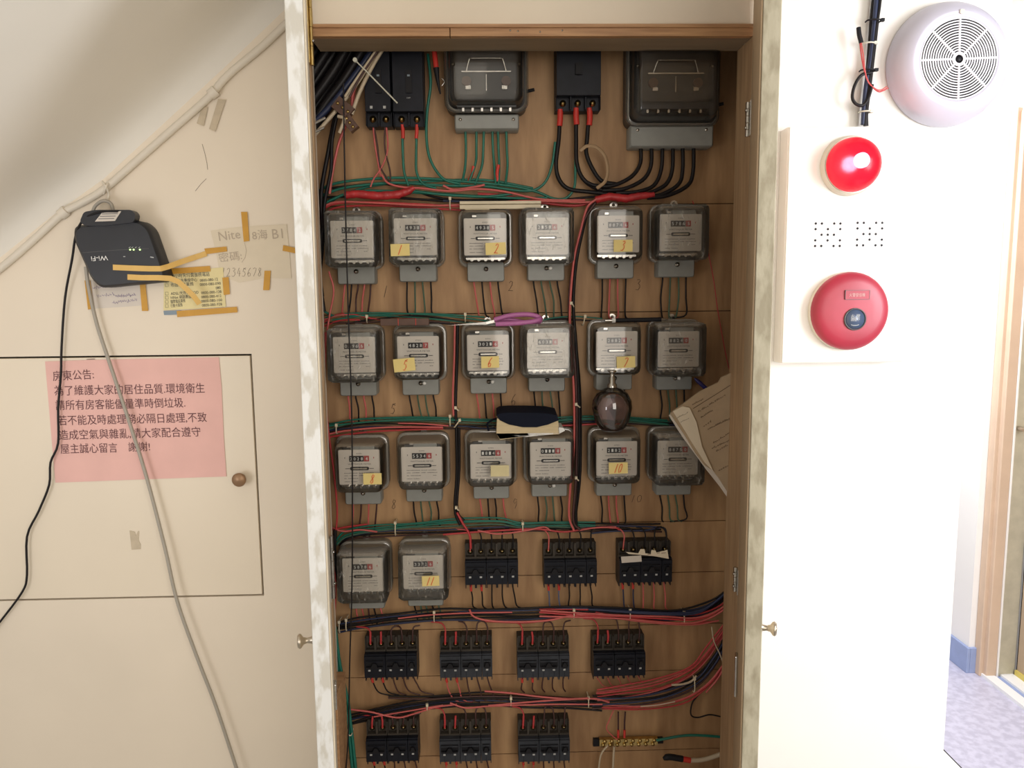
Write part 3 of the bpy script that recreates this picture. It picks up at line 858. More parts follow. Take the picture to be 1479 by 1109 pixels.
BANKS = [
    (710, 818, 'brk', 'rkkkk', 'sssss', 'left black breaker bank level with the bottom meters', 764, 880, 'kkkkk', 'RR...'),
    (824, 817, 'brk', 'rkkkk', 's', 'middle black breaker bank level with the bottom meters', 764, 880, 'uukkk', 'RR...'),
    (933, 815, 'brk', 'rkkkk', 's', 'black breaker bank with torn paper labels stuck on it', 762, 884, 'nnrrr', 'RR...'),
    (564, 953, 'brk', 'RRbbb', 's', 'leftmost breaker bank in the row of four', 905, 1005, 'kkbbb', 'RR...'),
    (673, 953, 'brkg', 'RRbbb', 's', 'second breaker bank from the left in the row of four', 898, 1015, 'rrbbb', 'RR...'),
    (785, 953, 'brkg', 'RRbbb', 's', 'third breaker bank from the left in the row of four', 898, 1000, 'bbbbb', 'RR...'),
    (895, 951, 'brk', 'RRbbb', 's', 'rightmost breaker bank in the row of four', 893, 995, 'ooooo', '.....'),
    (566, 1075, 'brk', 'RRbbb', 's', 'left breaker bank in the lowest row of three', 1035, 1140, 'kkbbb', 'RR...'),
    (672, 1075, 'brkg', 'RRbbb', 's', 'middle breaker bank in the lowest row of three', 1022, 1140, 'rrbbb', 'RR...'),
    (786, 1075, 'brkg', 'RRbbb', 's', 'right breaker bank in the lowest row of three', 1020, 1140, 'rrbbb', 'RR...'),
]
CL2 = {'r': 'wpink', 'R': 'wred', 'k': 'wblack', 'b': 'wbrown', 'n': 'wnavy', 'u': 'wblue', 'o': 'wpink', 'g': 'wgreen'}
for bi, (px, py, body, top, _, lab, ty, by, bot, slv) in enumerate(BANKS):
    q = W(px, py, BOARD - .062)
    r = thing('circuit_breaker_bank', lab, 'circuit breaker', (q.x, BOARD - .0005, q.z), 'black circuit breaker banks in the cupboard')
    bank_parts(r, body, bi)
    zt = W(px, ty, BOARD - .03).z - q.z; zb = W(px, by, BOARD - .03).z - q.z
    for i in range(5):
        x = (-2 + i) * PP
        h = max(zt - .05, .012)
        dx = -.022 if i == 0 or bi in (0, 1, 2) and i < 2 else (.012 * (1 if (i + bi) % 2 else -1))
        pts = [(x, -.036, .031), (x + .001, -.038, .048), (x + .001 + jit(.002), -.036, .05 + h * .55), (x + dx * .4, -.03, .05 + h * .95), (x + dx * 1.6, -.026, .05 + h * 1.02)]
        if top[i] != 'R' or i == 0: MB().use(CL2[top[i]]).tube(pts, .0020, 6, 4).build('lead_wire', r)
        if top[i] in 'R': MB().use('wred').tube([pts[0], pts[1], (pts[2][0], pts[2][1], .064)], .0028, 7, 3).build('red_sleeve', r)
        h2 = zb + .05
        c = bot[i]; sx = {0: .006, 1: .004, 2: .0, 3: .004, 4: .008}[i] * (1 if bi not in (5,) else 0)
        if bi in (3, 4, 7, 8): sx += .012
        if bi == 6: sx += .012
        pts = [(x, -.030, -.046), (x + jit(.001), -.032, -.062), (x + sx * .4 + jit(.002), -.030, -.05 + h2 * .55), (x + sx + jit(.002), -.026, zb + .008), (x + sx * 2.2 + .006, -.022, zb - .003)]
        MB().use(CL2[c]).tube(pts, .0019 if bi != 6 else .0013, 6, 4).build('lead_wire', r)
        if slv[i] == 'R': MB().use('sleeve').tube([(x, -.0305, -.05), (x, -.0325, -.062), (x + sx * .15, -.032, -.074)], .0033, 7, 2).build('red_sleeve', r)
# torn paper labels on the third bank
q0 = W(933, 815, BOARD - .062)
lo = Vector((q0.x, BOARD - .0632, q0.z))
def pq(l, y): return [W(a, b, y) for a, b in l]
o = MB(lo).use('paper2').prism(pq([(897, 804), (926, 802), (927, 811), (898, 813)], BOARD - .064), (0, .0008, 0))
tag(o.build('paper_label'), 'blank rectangular paper label on the labelled breaker bank', 'label')
o = MB(lo).use('paper').prism(pq([(904, 797), (922, 799), (925, 793), (931, 793), (932, 799), (940, 800), (941, 794), (947, 795), (948, 798), (964, 794), (966, 807), (944, 803), (922, 801), (908, 800)], BOARD - .0665), (0, .0008, 0)).use('ink')
for a, b, c in ((949, 799, 953), (955, 799, 962), (935, 801, 940)): o.ribbon(pq([(a, b), (c, b - 1)], BOARD - .0668), .0012)
tag(o.build('paper_label'), 'ragged torn paper strip across the labelled breaker bank', 'label')


# ---- main breakers at the top
def main_breaker(x0, x1, ybot, poles, lab, sleeve, wires, lr):
    q0 = W(x0, ybot, BOARD - .055); q1 = W(x1, ybot, BOARD - .055)
    w = q1.x - q0.x; cx = (q0.x + q1.x) / 2; zb = q0.z; h = .19
    r = thing('main_breaker', lab, 'circuit breaker', (cx, BOARD - .0005, zb))
    b = MB().use('brk').box(-w / 2, w / 2, -.035, 0, 0, h).box(-w / 2 + .001, w / 2 - .001, -.06, -.035, .03, h - .02)
    for i in range(poles + 1):
        xx = -w / 2 + w * i / poles; b.box(max(xx - .002, -w / 2), min(xx + .002, w / 2), -.050, -.035, 0, .03)
    b.build('breaker_body', r, bevel=.001)
    t = MB().use('black')
    if w < .08: t.box(-.004, .010, -.064, -.06, .07, .12); t.use('bluegrey').box(-.0, .006, -.0645, -.064, .106, .110)
    else: t.box(-.008, .008, -.068, -.06, .075, .10)
    t.build('toggle', r)
    for i in range(poles):
        xx = -w / 2 + w * (i + .5) / poles
        MB().use('brass').lathe((xx, -.036, .017), [(.0075, 0), (.0075, .004), (.005, .006), (.005, .008), (0, .009)], n=14).build('terminal_screw', r)
    if lab.startswith('narrow'):
        m = MB().use('mark')
        for i in range(poles): m.box(-w / 2 + w * (i + .5) / poles - .003, -w / 2 + w * (i + .5) / poles + .003, -.0605, -.06, .036, .042)
        m.build('rating_mark', r)
    elif poles == 2:
        m = MB().use('mark').text('OFF', (-.003, -.0605, .058), (.006, -.0605, .058), h=.003); m.build('rating_mark', r)
    for c, pts in wires:
        ww(c, lr, pts, r.location, .03).build('lead_wire', r)
    for a in sleeve:
        ww('sleeve', lr * 1.35, a, r.location, .033).build('red_sleeve', r)
    return r


main_breaker(528, 566, 181, 2, 'narrow two-pole black main breaker at the top left', [],
             [('wpink', [(539, 182), (541, 205), (546, 235), (550, 255)]), ('wbrown', [(540, 182), (545, 210), (549, 240), (562, 262)]), ('wpink', [(558, 182), (560, 215), (552, 240), (540, 258), (535, 270)]), ('wbrown', [(556, 182), (556, 215), (563, 245), (564, 262)])], .0021)
main_breaker(568, 613, 181, 2, 'wide two-pole black main breaker beside the narrow one', [[(581, 180), (582, 190), (582, 200)], [(602, 180), (602, 190), (601, 200)]],
             [('wteal', [(581, 185), (582, 225), (584, 250), (590, 268)]), ('wteal', [(602, 185), (601, 225), (602, 250), (612, 266), (630, 272)])], .0032)
main_breaker(803, 868, 158, 3, 'three-pole black main breaker with thick black cables', [[(809, 158), (809, 170), (808, 182)], [(832, 156), (832, 168), (833, 180)], [(851, 156), (852, 168), (851, 181)]],
             [('wblack', [(809, 160), (807, 200), (803, 238), (808, 260), (822, 273), (850, 277), (880, 280)]), ('wblack', [(832, 160), (832, 200), (833, 235), (842, 258), (862, 272), (890, 276)]), ('wblack', [(851, 160), (848, 200), (847, 222), (857, 246), (870, 262), (890, 266)])], .0052)


# ================================================================== WIRING RUNS
def run(label, wires, ties=(), loc=None, name='wire_bundle', cat='wiring', wr=.0021):
    p = wires[0][1][0]; loc = W(p[0], p[1], BOARD - .03)
    r = thing(name, label, cat, loc)
    for wre in wires:
        c, pts = wre[0], wre[1]; rad = wre[2] if len(wre) > 2 else wr; d = wre[3] if len(wre) > 3 else .028
        ww(c, rad, pts, loc, d).build('wire', r)
    for t in ties:
        x, y, h = t[:3]; dd = t[3] if len(t) > 3 else .036
        mb = MB(loc).use('tie')
        a = W(x, y - h / 2, BOARD - dd); b = W(x + (t[4] if len(t) > 4 else 0), y + h / 2, BOARD - dd)
        mb.tube([a + Vector((0, .03, 0)), a + Vector((0, .004, .001)), (a + b) / 2 + Vector((0, -.004, 0)), b + Vector((0, .004, -.001)), b + Vector((0, .03, 0))], .0016, 6, 4)
        mb.box(a.x - .003, a.x + .003, a.y - .004, a.y + .003, a.z - .003, a.z + .004)
        mb.build('cable_tie', r)
    return r


def fan(colours, base, spread, wr=.0021, d=.028):
    """several wires following nearly the same course"""
    out = []
    n = len(colours)
    for i, c in enumerate(colours):
        off = (i - (n - 1) / 2) * spread
        pts = [(x + jit(1.2), y + off + jit(1.6)) for x, y in base]
        out.append((c, pts, wr, d + jit(.008)))
    return out


run('teal and red wire bundle running above the top row of meters',
    [('wteal', [(450, 284), (470, 270), (500, 262), (560, 257), (620, 258), (680, 263), (740, 269), (775, 277), (800, 287), (818, 286), (829, 272), (831, 250), (831, 205)], .0033),
     ('wteal', [(450, 290), (475, 278), (505, 270), (570, 264), (640, 268), (700, 269), (760, 276), (785, 266), (797, 240), (802, 205)], .0033),
     ('wteal', [(462, 300), (480, 288), (520, 276), (600, 278), (680, 283), (740, 286), (790, 286)], .0034, .034),
     ('wteal', [(590, 275), (640, 281), (700, 284), (740, 280)], .0034, .036),
     ('wteal', [(470, 300), (490, 284), (540, 268), (620, 262), (700, 260), (770, 272)], .003, .022),
     ('wpink', [(551, 252), (560, 264), (580, 270), (610, 272), (650, 276), (690, 273), (730, 277), (770, 286), (800, 289), (845, 289)], .0026, .042),
     ('wred', [(462, 306), (480, 295), (520, 292), (600, 295), (665, 298), (720, 298)], .003, .04),
     ('wpink', [(462, 302), (485, 292), (540, 293), (620, 297), (700, 294), (760, 290), (850, 292), (862, 286)], .0026, .042),
     ('wred', [(465, 312), (490, 299), (560, 297), (660, 303), (690, 303)], .0028, .03),
     ('wred', [(690, 280), (730, 283), (780, 292), (830, 297), (862, 290)], .0036, .03),
     ('wpink', [(640, 268), (655, 274), (680, 271), (700, 267)], .003, .036),
     ('wblack', [(475, 272), (560, 266), (640, 287), (720, 289), (800, 289), (860, 284)], .003, .022),
     ('wblack', [(460, 285), (540, 284), (640, 290), (740, 293)], .003, .022),
     ('wnavy', [(640, 290), (700, 292), (760, 291), (830, 290)], .003, .026),
     ('wteal', [(618, 78), (622, 120), (617, 160), (616, 200), (622, 232), (640, 258), (665, 266)], .0034, .03)],
    [(650, 294, 14, .046)], wr=.003)


def wrap(label, pts, rad, d=.042):
    loc = W(pts[0][0], pts[0][1], BOARD - d)
    mb = MB(loc).use('tapered'); P = [W(a, b, BOARD - d) for a, b in pts]
    Q = []
    for i in range(len(P) - 1):
        for k in range(6): Q.append(P[i].lerp(P[i + 1], k / 6))
    Q.append(P[-1])
    mb.tube(Q, lambda t: rad * (0.62 + .42 * math.sin(PI * min(1, .12 + t * .95)) ** .4 * (1 + .16 * math.sin(t * 55))), 12, 1)
    tag(mb.build('tape_wrap'), label, 'tape wrap')


wrap('lumpy red tape wrap around the teal wires at upper left', [(498, 282), (515, 280), (545, 283), (575, 281), (590, 276), (598, 271)], .0092)
wrap('smooth red tape wrap where the thick black cables end', [(860, 289), (880, 284), (905, 287), (925, 283), (945, 281)], .0090)

run('red and black wires dropping down the right of centre from the red wrap',
    [('wpink', [(862, 287), (848, 300), (838, 335), (829, 375), (824, 430), (823, 470), (826, 520), (829, 570), (829, 640), (824, 700), (822, 745), (829, 766)], .0030, .05),
     ('wbrown', [(860, 293), (845, 315), (835, 350), (825, 400), (822, 450), (830, 520), (833, 600), (832, 690), (828, 750), (838, 765)], .0036, .045),
     ('wblack', [(858, 290), (850, 302), (842, 330), (832, 380), (828, 440), (832, 500), (836, 580), (836, 650), (832, 720), (832, 762)], .0042, .040),
     ('wblack', [(828, 465), (834, 520), (838, 580), (838, 680), (832, 740)], .0036, .036)],
    [(825, 440, 4, .055, 4), (832, 586, 4, .055, 6), (832, 692, 4, .055, 4)])
run('red and black wires dropping down the left of centre from the second row',
    [('wpink', [(657, 468), (656, 520), (654, 570), (655, 600)], .0026, .036), ('wblack', [(661, 468), (660, 520), (658, 580), (659, 620), (660, 680), (657, 735), (665, 758)], .0040, .034),
     ('wblack', [(663, 618), (663, 680), (660, 735), (670, 752)], .0036, .032), ('wred', [(660, 740), (668, 755), (678, 772), (680, 792)], .0030, .04)],
    [(658, 591, 4, .044, 5), (659, 735, 4, .044, 4)])
run('thin wire bundle between the top and second rows of meters, left part',
    [('wteal', [(470, 459), (500, 453), (560, 452), (640, 456), (700, 463), (750, 468)]), ('wteal', [(480, 462), (530, 456), (590, 458), (650, 463), (720, 470)]), ('wteal', [(500, 456), (560, 454), (620, 453), (700, 458)]),
     ('wred', [(464, 468), (485, 455), (510, 454), (545, 461), (600, 460)]), ('wred', [(462, 474), (490, 463), (520, 462)]), ('wpink', [(466, 462), (490, 455), (505, 455)]),
     ('wblack', [(500, 468), (545, 461), (620, 466), (700, 470)]), ('wbrown', [(470, 466), (520, 466), (580, 463), (650, 466)]), ('wblack', [(520, 464), (600, 456), (680, 466), (740, 470)])],
    [(672, 459, 10), (530, 461, 8)])
run('thin black wire bundle between the top and second rows of meters, right part',
    [('wblack', [(780, 466), (810, 460), (850, 463), (900, 463), (965, 462)]), ('wbrown', [(790, 464), (830, 462), (880, 465), (940, 464)]), ('wteal', [(782, 463), (800, 459), (830, 457), (870, 460)], .0018)],
    [(845, 463, 12, .036, -3)])
run('teal, red and black wire bundle above the third row of meters',
    fan(['wteal', 'wteal', 'wteal', 'wgreen'], [(472, 616), (510, 609), (560, 605), (620, 605), (690, 608), (730, 608), (790, 608), (850, 604), (910, 605), (965, 612)], 2.4)
    + fan(['wblack', 'wnavy', 'wbrown'], [(474, 622), (530, 615), (600, 615), (660, 616), (720, 618), (790, 612), (850, 610), (920, 610), (985, 614)], 3.0, d=.022)
    + [('wpink', [(470, 628), (500, 622), (560, 617), (640, 617)], .0024, .036), ('wred', [(475, 631), (530, 624), (580, 621), (640, 619)], .0024), ('wpink', [(575, 611), (610, 612), (648, 615)], .002, .036), ('wred', [(792, 615), (830, 614), (870, 612), (905, 612)], .0022, .034)],
    [(486, 620, 12), (650, 608, 14), (664, 612, 10, .04, -8)])
run('teal, red and black wire bundle above the bottom row of meters',
    fan(['wteal', 'wteal', 'wteal', 'wgreen'], [(486, 784), (500, 770), (540, 763), (600, 758), (660, 754), (720, 753), (752, 757), (800, 757), (860, 759)], 2.6)
    + fan(['wblack', 'wnavy', 'wblack', 'wbrown'], [(490, 784), (510, 774), (560, 769), (640, 766), (740, 762), (830, 762), (900, 762), (955, 762)], 3.2, d=.022)
    + [('wpink', [(474, 760), (495, 767), (520, 765), (545, 768)], .0024, .034), ('wred', [(470, 767), (500, 761), (530, 757)], .0024), ('wred', [(640, 772), (690, 768), (740, 765), (780, 764), (815, 768), (850, 763), (885, 761), (895, 765)], .0024, .036),
       ('wpink', [(690, 766), (720, 771), (760, 766), (785, 761), (795, 766)], .0022, .038), ('wpink', [(836, 766), (860, 762), (890, 761)], .002, .038), ('wnavy', [(855, 770), (885, 767), (930, 766), (958, 762), (963, 775)], .0024)],
    [(571, 764, 18), (755, 762, 12)])
run('thick black and red wire bundle under the bottom meters, rising to the right jamb',
    fan(['wblack', 'wnavy', 'wblack', 'wblack', 'wblack', 'wnavy'], [(488, 905), (520, 900), (575, 893), (640, 888), (700, 887), (760, 887), (830, 884), (900, 886), (970, 888), (1015, 880), (1045, 862), (1062, 835)], 3.0, .0026)
    + fan(['wred', 'wpink', 'wred', 'wpink'], [(780, 884), (840, 886), (900, 889), (960, 893), (1005, 893), (1040, 880), (1066, 855)], 3.2, .0024, .036)
    + [('wpink', [(575, 893), (620, 888), (680, 885), (740, 884)], .002, .038), ('wpink', [(678, 880), (684, 890), (705, 896), (745, 898), (790, 896), (830, 888), (870, 886)], .0026, .038), ('wred', [(700, 897), (760, 899), (800, 893)], .0024),
       ('wred', [(860, 884), (930, 895), (990, 900), (1035, 897)], .0024, .034), ('wpink', [(870, 890), (940, 899), (1000, 902), (1038, 896)], .0022, .036), ('wnavy', [(850, 880), (930, 884), (1000, 884), (1035, 868), (1060, 842)], .003, .04), ('wnavy', [(880, 882), (960, 887), (1010, 884), (1050, 855)], .003, .04)],
    [(500, 903, 16), (490, 906, 16), (627, 891, 14), (829, 887, 12), (910, 888, 14), (988, 893, 16)])
run('thick black and pink wire bundle above the lowest breakers, left part',
    fan(['wblack', 'wblack', 'wnavy', 'wblack', 'wblack'], [(505, 1040), (540, 1030), (590, 1020), (640, 1014), (700, 1012), (760, 1013), (820, 1015), (870, 1018)], 3.6, .0027)
    + fan(['wblack', 'wbrown'], [(560, 1006), (620, 1006), (700, 1003), (780, 1008), (860, 1014)], 4, .0024)
    + [('wpink', [(502, 1024), (535, 1028), (560, 1034), (578, 1036), (600, 1030), (630, 1021), (660, 1017)], .0024, .038), ('wpink', [(540, 1035), (570, 1030), (600, 1025), (640, 1018)], .002, .038), ('wpink', [(700, 998), (740, 1001), (780, 1006), (820, 1009), (860, 1009), (880, 1014)], .0026, .038),
       ('wpink', [(705, 1019), (760, 1014), (800, 1011), (850, 1008)], .0024, .040), ('wpink', [(700, 1020), (750, 1018), (800, 1017), (870, 1017)], .0022, .038), ('wpink', [(650, 1015), (672, 1022), (700, 1020)], .0024, .04)],
    [(617, 1022, 8), (738, 1014, 12), (850, 1015, 14)])
run('fanned red and navy wires sweeping up to the right jamb',
    fan(['wred', 'wpink', 'wred', 'wred', 'wpink'], [(862, 1003), (900, 998), (950, 989), (995, 970), (1020, 945), (1040, 918), (1064, 885)], 4.2, .0021, .038)
    + fan(['wblack', 'wnavy', 'wblack', 'wnavy', 'wbrown'], [(855, 1014), (910, 1012), (960, 1003), (1005, 985), (1030, 958), (1048, 925), (1066, 895)], 4.0, .0026, .03)
    + fan(['wpink', 'wred', 'wred'], [(870, 1020), (930, 1022), (985, 1012), (1020, 992), (1042, 965), (1060, 935)], 3.4, .0021, .034)
    + [('wbeige', [(970, 989), (985, 988), (998, 984), (1006, 976)], .0028, .046), ('wbeige', [(1028, 905), (1031, 925), (1040, 945), (1046, 962)], .0016, .05), ('wblack', [(1010, 1002), (1000, 1015), (998, 1032), (1008, 1036), (1025, 1032), (1042, 1035)], .0020, .03),
       ('wbeige', [(925, 1020), (950, 1018), (975, 1013)], .0018, .042), ('wblack', [(1066, 870), (1054, 895), (1046, 920), (1044, 950)], .006, .03), ('wpink', [(1062, 900), (1055, 940), (1040, 975), (1020, 1000)], .0022, .04)],
    [(1003, 990, 20, .046)])
run('black and red cables hanging down beside the left jamb',
    [('wblack', [(500, 118), (484, 170), (474, 220), (464, 280), (466, 340), (462, 400), (468, 450)], .0050, .05), ('wblack', [(512, 110), (492, 150), (480, 200), (478, 245), (468, 300), (470, 350)], .0042, .055),
     ('wpink', [(512, 120), (508, 160), (490, 205), (480, 250), (476, 280)], .0034, .04), ('wred', [(458, 300), (459, 330), (461, 345)], .005, .05), ('wpink', [(475, 392), (482, 420), (476, 455), (470, 500), (470, 560)], .0022, .05),
     ('wred', [(470, 480), (470, 560), (474, 620), (482, 680), (487, 740), (483, 785)], .0024, .05), ('wblack', [(465, 330), (462, 390), (466, 428)], .004, .06), ('wblack', [(484, 765), (483, 800), (488, 830), (490, 850)], .005, .05),
     ('wred', [(476, 760), (480, 800), (484, 850), (482, 900)], .0036, .05), ('wnavy', [(455, 240), (458, 300), (455, 360)], .006, .04), ('wteal', [(464, 430), (468, 448), (480, 456)], .003, .04)])
run('pair of teal cables hanging down the lower left corner',
    [('wteal', [(480, 890), (485, 950), (496, 1000), (503, 1050), (509, 1112)], .0042, .07), ('wteal', [(484, 905), (491, 960), (502, 1010), (507, 1050), (514, 1112)], .0042, .07), ('wblack', [(500, 1030), (501, 1060), (499, 1112)], .004, .06)],
    [(501, 1060, 4, .085, 6)])
ro = W(497, 120, BOARD - .15)
tag(ww('wblack', .0017, [(496, 120), (497, 200), (499, 300), (503, 450), (508, 600), (509, 760), (508, 860), (505, 960), (503, 1060), (499, 1120)], ro, .15).build('hanging_cord'), 'long thin black cord hanging full height in front of the left meters', 'cord')
ro = W(1020, 350, BOARD - .02)
tag(ww('wred', .0012, [(1000, 290), (1015, 330), (1030, 400), (1037, 450), (1050, 520), (1058, 545)], ro, .02).build('loose_wire'), 'single thin red wire hanging loose at the right of the plywood', 'wire')

# thick cables in the upper left corner, extra black ones added as its shade
r = run('thick black and beige cables, extra black added as shade, in the upper left corner',
        [('wblack', [(530, 60), (500, 110), (470, 150), (440, 195)], .010, .06), ('wblack', [(505, 60), (480, 105), (440, 160)], .012, .05), ('wblack', [(480, 60), (440, 125)], .012, .05), ('wblack', [(515, 60), (490, 100), (440, 178)], .013, .03), ('wblack', [(492, 60), (470, 95), (436, 145)], .013, .03), ('wblack', [(465, 60), (430, 110)], .014, .035), ('wblack', [(538, 60), (505, 105), (470, 160), (446, 200)], .011, .03), ('wblack', [(455, 60), (425, 95)], .013, .04), ('wnavy', [(545, 62), (515, 105), (480, 150), (452, 178)], .007, .065),
         ('wbeige', [(552, 60), (530, 98), (510, 128), (485, 160), (450, 200)], .0044, .075), ('wbeige', [(560, 60), (540, 92), (520, 132), (508, 165)], .0044, .075), ('wbeige', [(545, 70), (512, 118), (498, 140)], .0030, .085), ('wbrown', [(548, 70), (520, 112), (505, 140)], .0026, .085),
         ('wpink', [(515, 120), (509, 140), (509, 158)], .0034, .06)])
tb = W(500, 160, BOARD - .09)
t = thing('terminal_block', 'brown terminal block clamped on the cables at the upper left', 'terminal block', tb)
ex = (W(515, 175, BOARD - .09) - W(485, 140, BOARD - .09)).normalized()
for k, (a, b, w) in enumerate((((484, 146), (506, 164), .030), ((498, 168), (512, 186), .022))):
    A = W(*a, BOARD - .088); B = W(*b, BOARD - .088); dd = (B - A).normalized(); e = Vector((-dd.z, 0, dd.x)) * (w / 2)
    mb = MB(tb).use('copper').prism([A - e, B - e, B + e, A + e], (0, .022, 0)).use('brass')
    for i in range(3):
        c = A.lerp(B, (i + .5) / 3); mb.lathe(c, [(.004, 0), (.003, .002), (0, .003)], (0, -1, 0), 8)
    mb.build('block', t, bevel=.001)
mb = MB(tb).use('wbeige').tube([W(488, 168, BOARD - .09), W(497, 172, BOARD - .092), W(490, 192, BOARD - .09)], .004, 6, 3).use('silver').cyl(W(455, 178, BOARD - .1), W(470, 170, BOARD - .1), .003).cyl(W(456, 190, BOARD - .1), W(468, 184, BOARD - .1), .003)
mb.build('clamp', t)
ro = W(512, 86, BOARD - .11)
mb = MB(ro).use('tiew').tube([W(512, 86, BOARD - .11), W(540, 114, BOARD - .105), W(574, 149, BOARD - .09)], .0017, 6, 3).lathe(W(513, 87, BOARD - .112), [(.005, -.003), (.005, .004)], (0, -1, 0), 8)
tag(mb.build('loose_cable_tie'), 'long white nylon cable tie sticking out diagonally at the top left', 'cable tie')
ro = W(632, 80, BOARD - .05)
mb = MB(ro).use('sleeve').tube([W(626, 66, BOARD - .05), W(628, 80, BOARD - .05), W(630, 98, BOARD - .052)], .0060, 10, 3).use('black').tube([W(630, 98, BOARD - .052), W(632, 115, BOARD - .052), W(636, 136, BOARD - .05)], lambda t: .0068 - .005 * t, 10, 3)
mb.use('silver').tube([W(638, 113, BOARD - .056), W(642, 118, BOARD - .056), W(638, 124, BOARD - .056)], .0014, 6, 3)
tag(mb.build('crocodile_clip'), 'red and black clip hanging beside the top centre meter', 'clip')
ro = W(858, 215, BOARD - .03)
mb = MB(ro)
P = [W(838, 218, BOARD - .055), W(848, 211, BOARD - .055), W(862, 213, BOARD - .05), W(874, 226, BOARD - .045), W(878, 246, BOARD - .045), W(874, 262, BOARD - .05), W(862, 272, BOARD - .056)]
mb.use('ringtape').tube(P, .0042, 8, 5, flat=.3)
tag(mb.build('paper_strip'), 'curled manila strip looped round the thick black cables', 'strip')

# ---- earth bar, lower right
gb = W(906, 1073, BOARD - .02)
g = thing('earth_bar', 'brass earth terminal bar with screws on the lower right plywood', 'terminal block', gb)
A = W(866, 1073, BOARD - .02); B = W(950, 1071, BOARD - .02); ex = (B - A).normalized(); ez = Vector((-ex.z, 0, ex.x))
mb = MB(gb).use('brass').prism([A - ez * .009, B - ez * .009, B + ez * .009, A + ez * .009], (0, .012, 0)); mb.build('bar', g, bevel=.001)
A2 = W(857, 1073, BOARD - .01); B2 = W(958, 1070, BOARD - .01)
MB(gb).use('black').prism([A2 - ez * .010, B2 - ez * .007, B2 + ez * .007, A2 + ez * .010], (0, .0095, 0)).build('mount', g, bevel=.001)
for i in range(8):
    for s in (-1, 1):
        c = A.lerp(B, (i + .6) / 8.2) + ez * (.0052 * s) + ex * (.002 * s)
        MB(gb).use('brass').lathe(c, [(.0048, 0), (.0048, .004), (.003, .005), (0, .0055)], (0, -1, 0), 10).build('screw', g)
for c, pts, rd in (('wbrown', [(893, 1028), (893, 1045), (893, 1064)], .0024), ('wbrown', [(903, 1028), (902, 1045), (902, 1064)], .0024), ('wpink', [(886, 1026), (880, 1040), (876, 1052), (884, 1062), (892, 1068)], .0016),
                   ('wbeige', [(878, 1076), (868, 1090), (864, 1116)], .0026), ('wbeige', [(887, 1078), (886, 1095), (885, 1116)], .0030), ('wteal', [(948, 1069), (990, 1062), (1030, 1063), (1066, 1067)], .0036)):
    ww(c, rd, pts, gb, .03).build('lead_wire', g)
for px in (893, 902): ww('sleeve', .0034, [(px, 1054), (px, 1065)], gb, .032).build('red_sleeve', g)
ro = W(990, 1097, BOARD - .05)
mb = MB(ro).use('black').tube([W(958, 1096, BOARD - .05), W(966, 1093, BOARD - .05), W(986, 1096, BOARD - .05)], lambda t: .004 + .004 * min(1, t * 3), 10, 3).use('sleeve').tube([W(986, 1096, BOARD - .05), W(997, 1098, BOARD - .05)], .0072, 10, 1)
mb.use('wbeige').tube([W(997, 1098, BOARD - .05), W(1020, 1096, BOARD - .05), W(1066, 1080, BOARD - .05)], .0058, 10, 4)
tag(mb.build('capped_cable'), 'thick beige cable end capped with black and red tape, lower right', 'cable')

# ================================================================== LOOSE THINGS IN THE CABINET
# cream plastic strip
A = W(664, 297, BOARD - .06); B = W(781, 296, BOARD - .06)
mb = MB((A + B) / 2).use('creamplastic').box(A.x, B.x, A.y - .012, A.y + .006, A.z + .002, A.z + .009).box(A.x, B.x, A.y - .010, A.y + .008, A.z - .009, A.z + .001).box(A.x + .012, A.x + .07, A.y - .010, A.y + .006, A.z - .011, A.z - .009)
tag(mb.build('plastic_strip', bevel=.001), 'cream plastic strip lying on the wires above the top row of meters', 'strip')
# scissors
sc = W(745, 462, BOARD - .075)
s = thing('scissors', 'scissors with orchid pink handles lying on the second row of meters', 'scissors', sc)
for dy, dz_, nm in ((0, 0, 'blade'), (.004, .004, 'blade')):
    a = W(645, 470, BOARD - .070 + dy); b = W(702, 466, BOARD - .072 + dy); c = W(716, 463, BOARD - .072 + dy)
    MB(sc).use('silver').prism([a, b - Vector((0, 0, .004)), c - Vector((0, 0, .004)), c + Vector((0, 0, .003)), b + Vector((0, 0, .002))], (0, .002, 0)).build(nm, s)
Y1 = BOARD - .078
MB(sc).use('magenta').tube([W(714, 462, Y1), W(735, 456, Y1), W(760, 454, Y1), W(776, 457, Y1), W(780, 463, Y1), W(770, 468, Y1 + .01), W(740, 462, Y1 + .012), W(714, 462, Y1 + .004)], .0058, 10, 5, flat=.8).build('handle', s)
MB(sc).use('magenta').tube([W(716, 468, Y1 - .012), W(740, 467, Y1 - .014), W(765, 465, Y1 - .014), W(778, 462, Y1 - .010), W(781, 460, Y1)], .0058, 10, 5).build('handle', s)
# brown bar
A = W(550, 465, BOARD - .062); B = W(620, 464, BOARD - .062)
mb = MB((A + B) / 2).use('copper').box(A.x, B.x, A.y - .010, A.y + .002, A.z - .0085, A.z + .008).use('sleeve')
for t in (.36, .72): mb.box(A.x + (B.x - A.x) * t, A.x + (B.x - A.x) * t + .002, A.y - .0106, A.y + .002, A.z - .0088, A.z + .0083)
tag(mb.build('wooden_bar', bevel=.001), 'short dark brown bar with two red bands left of the scissors', 'bar')
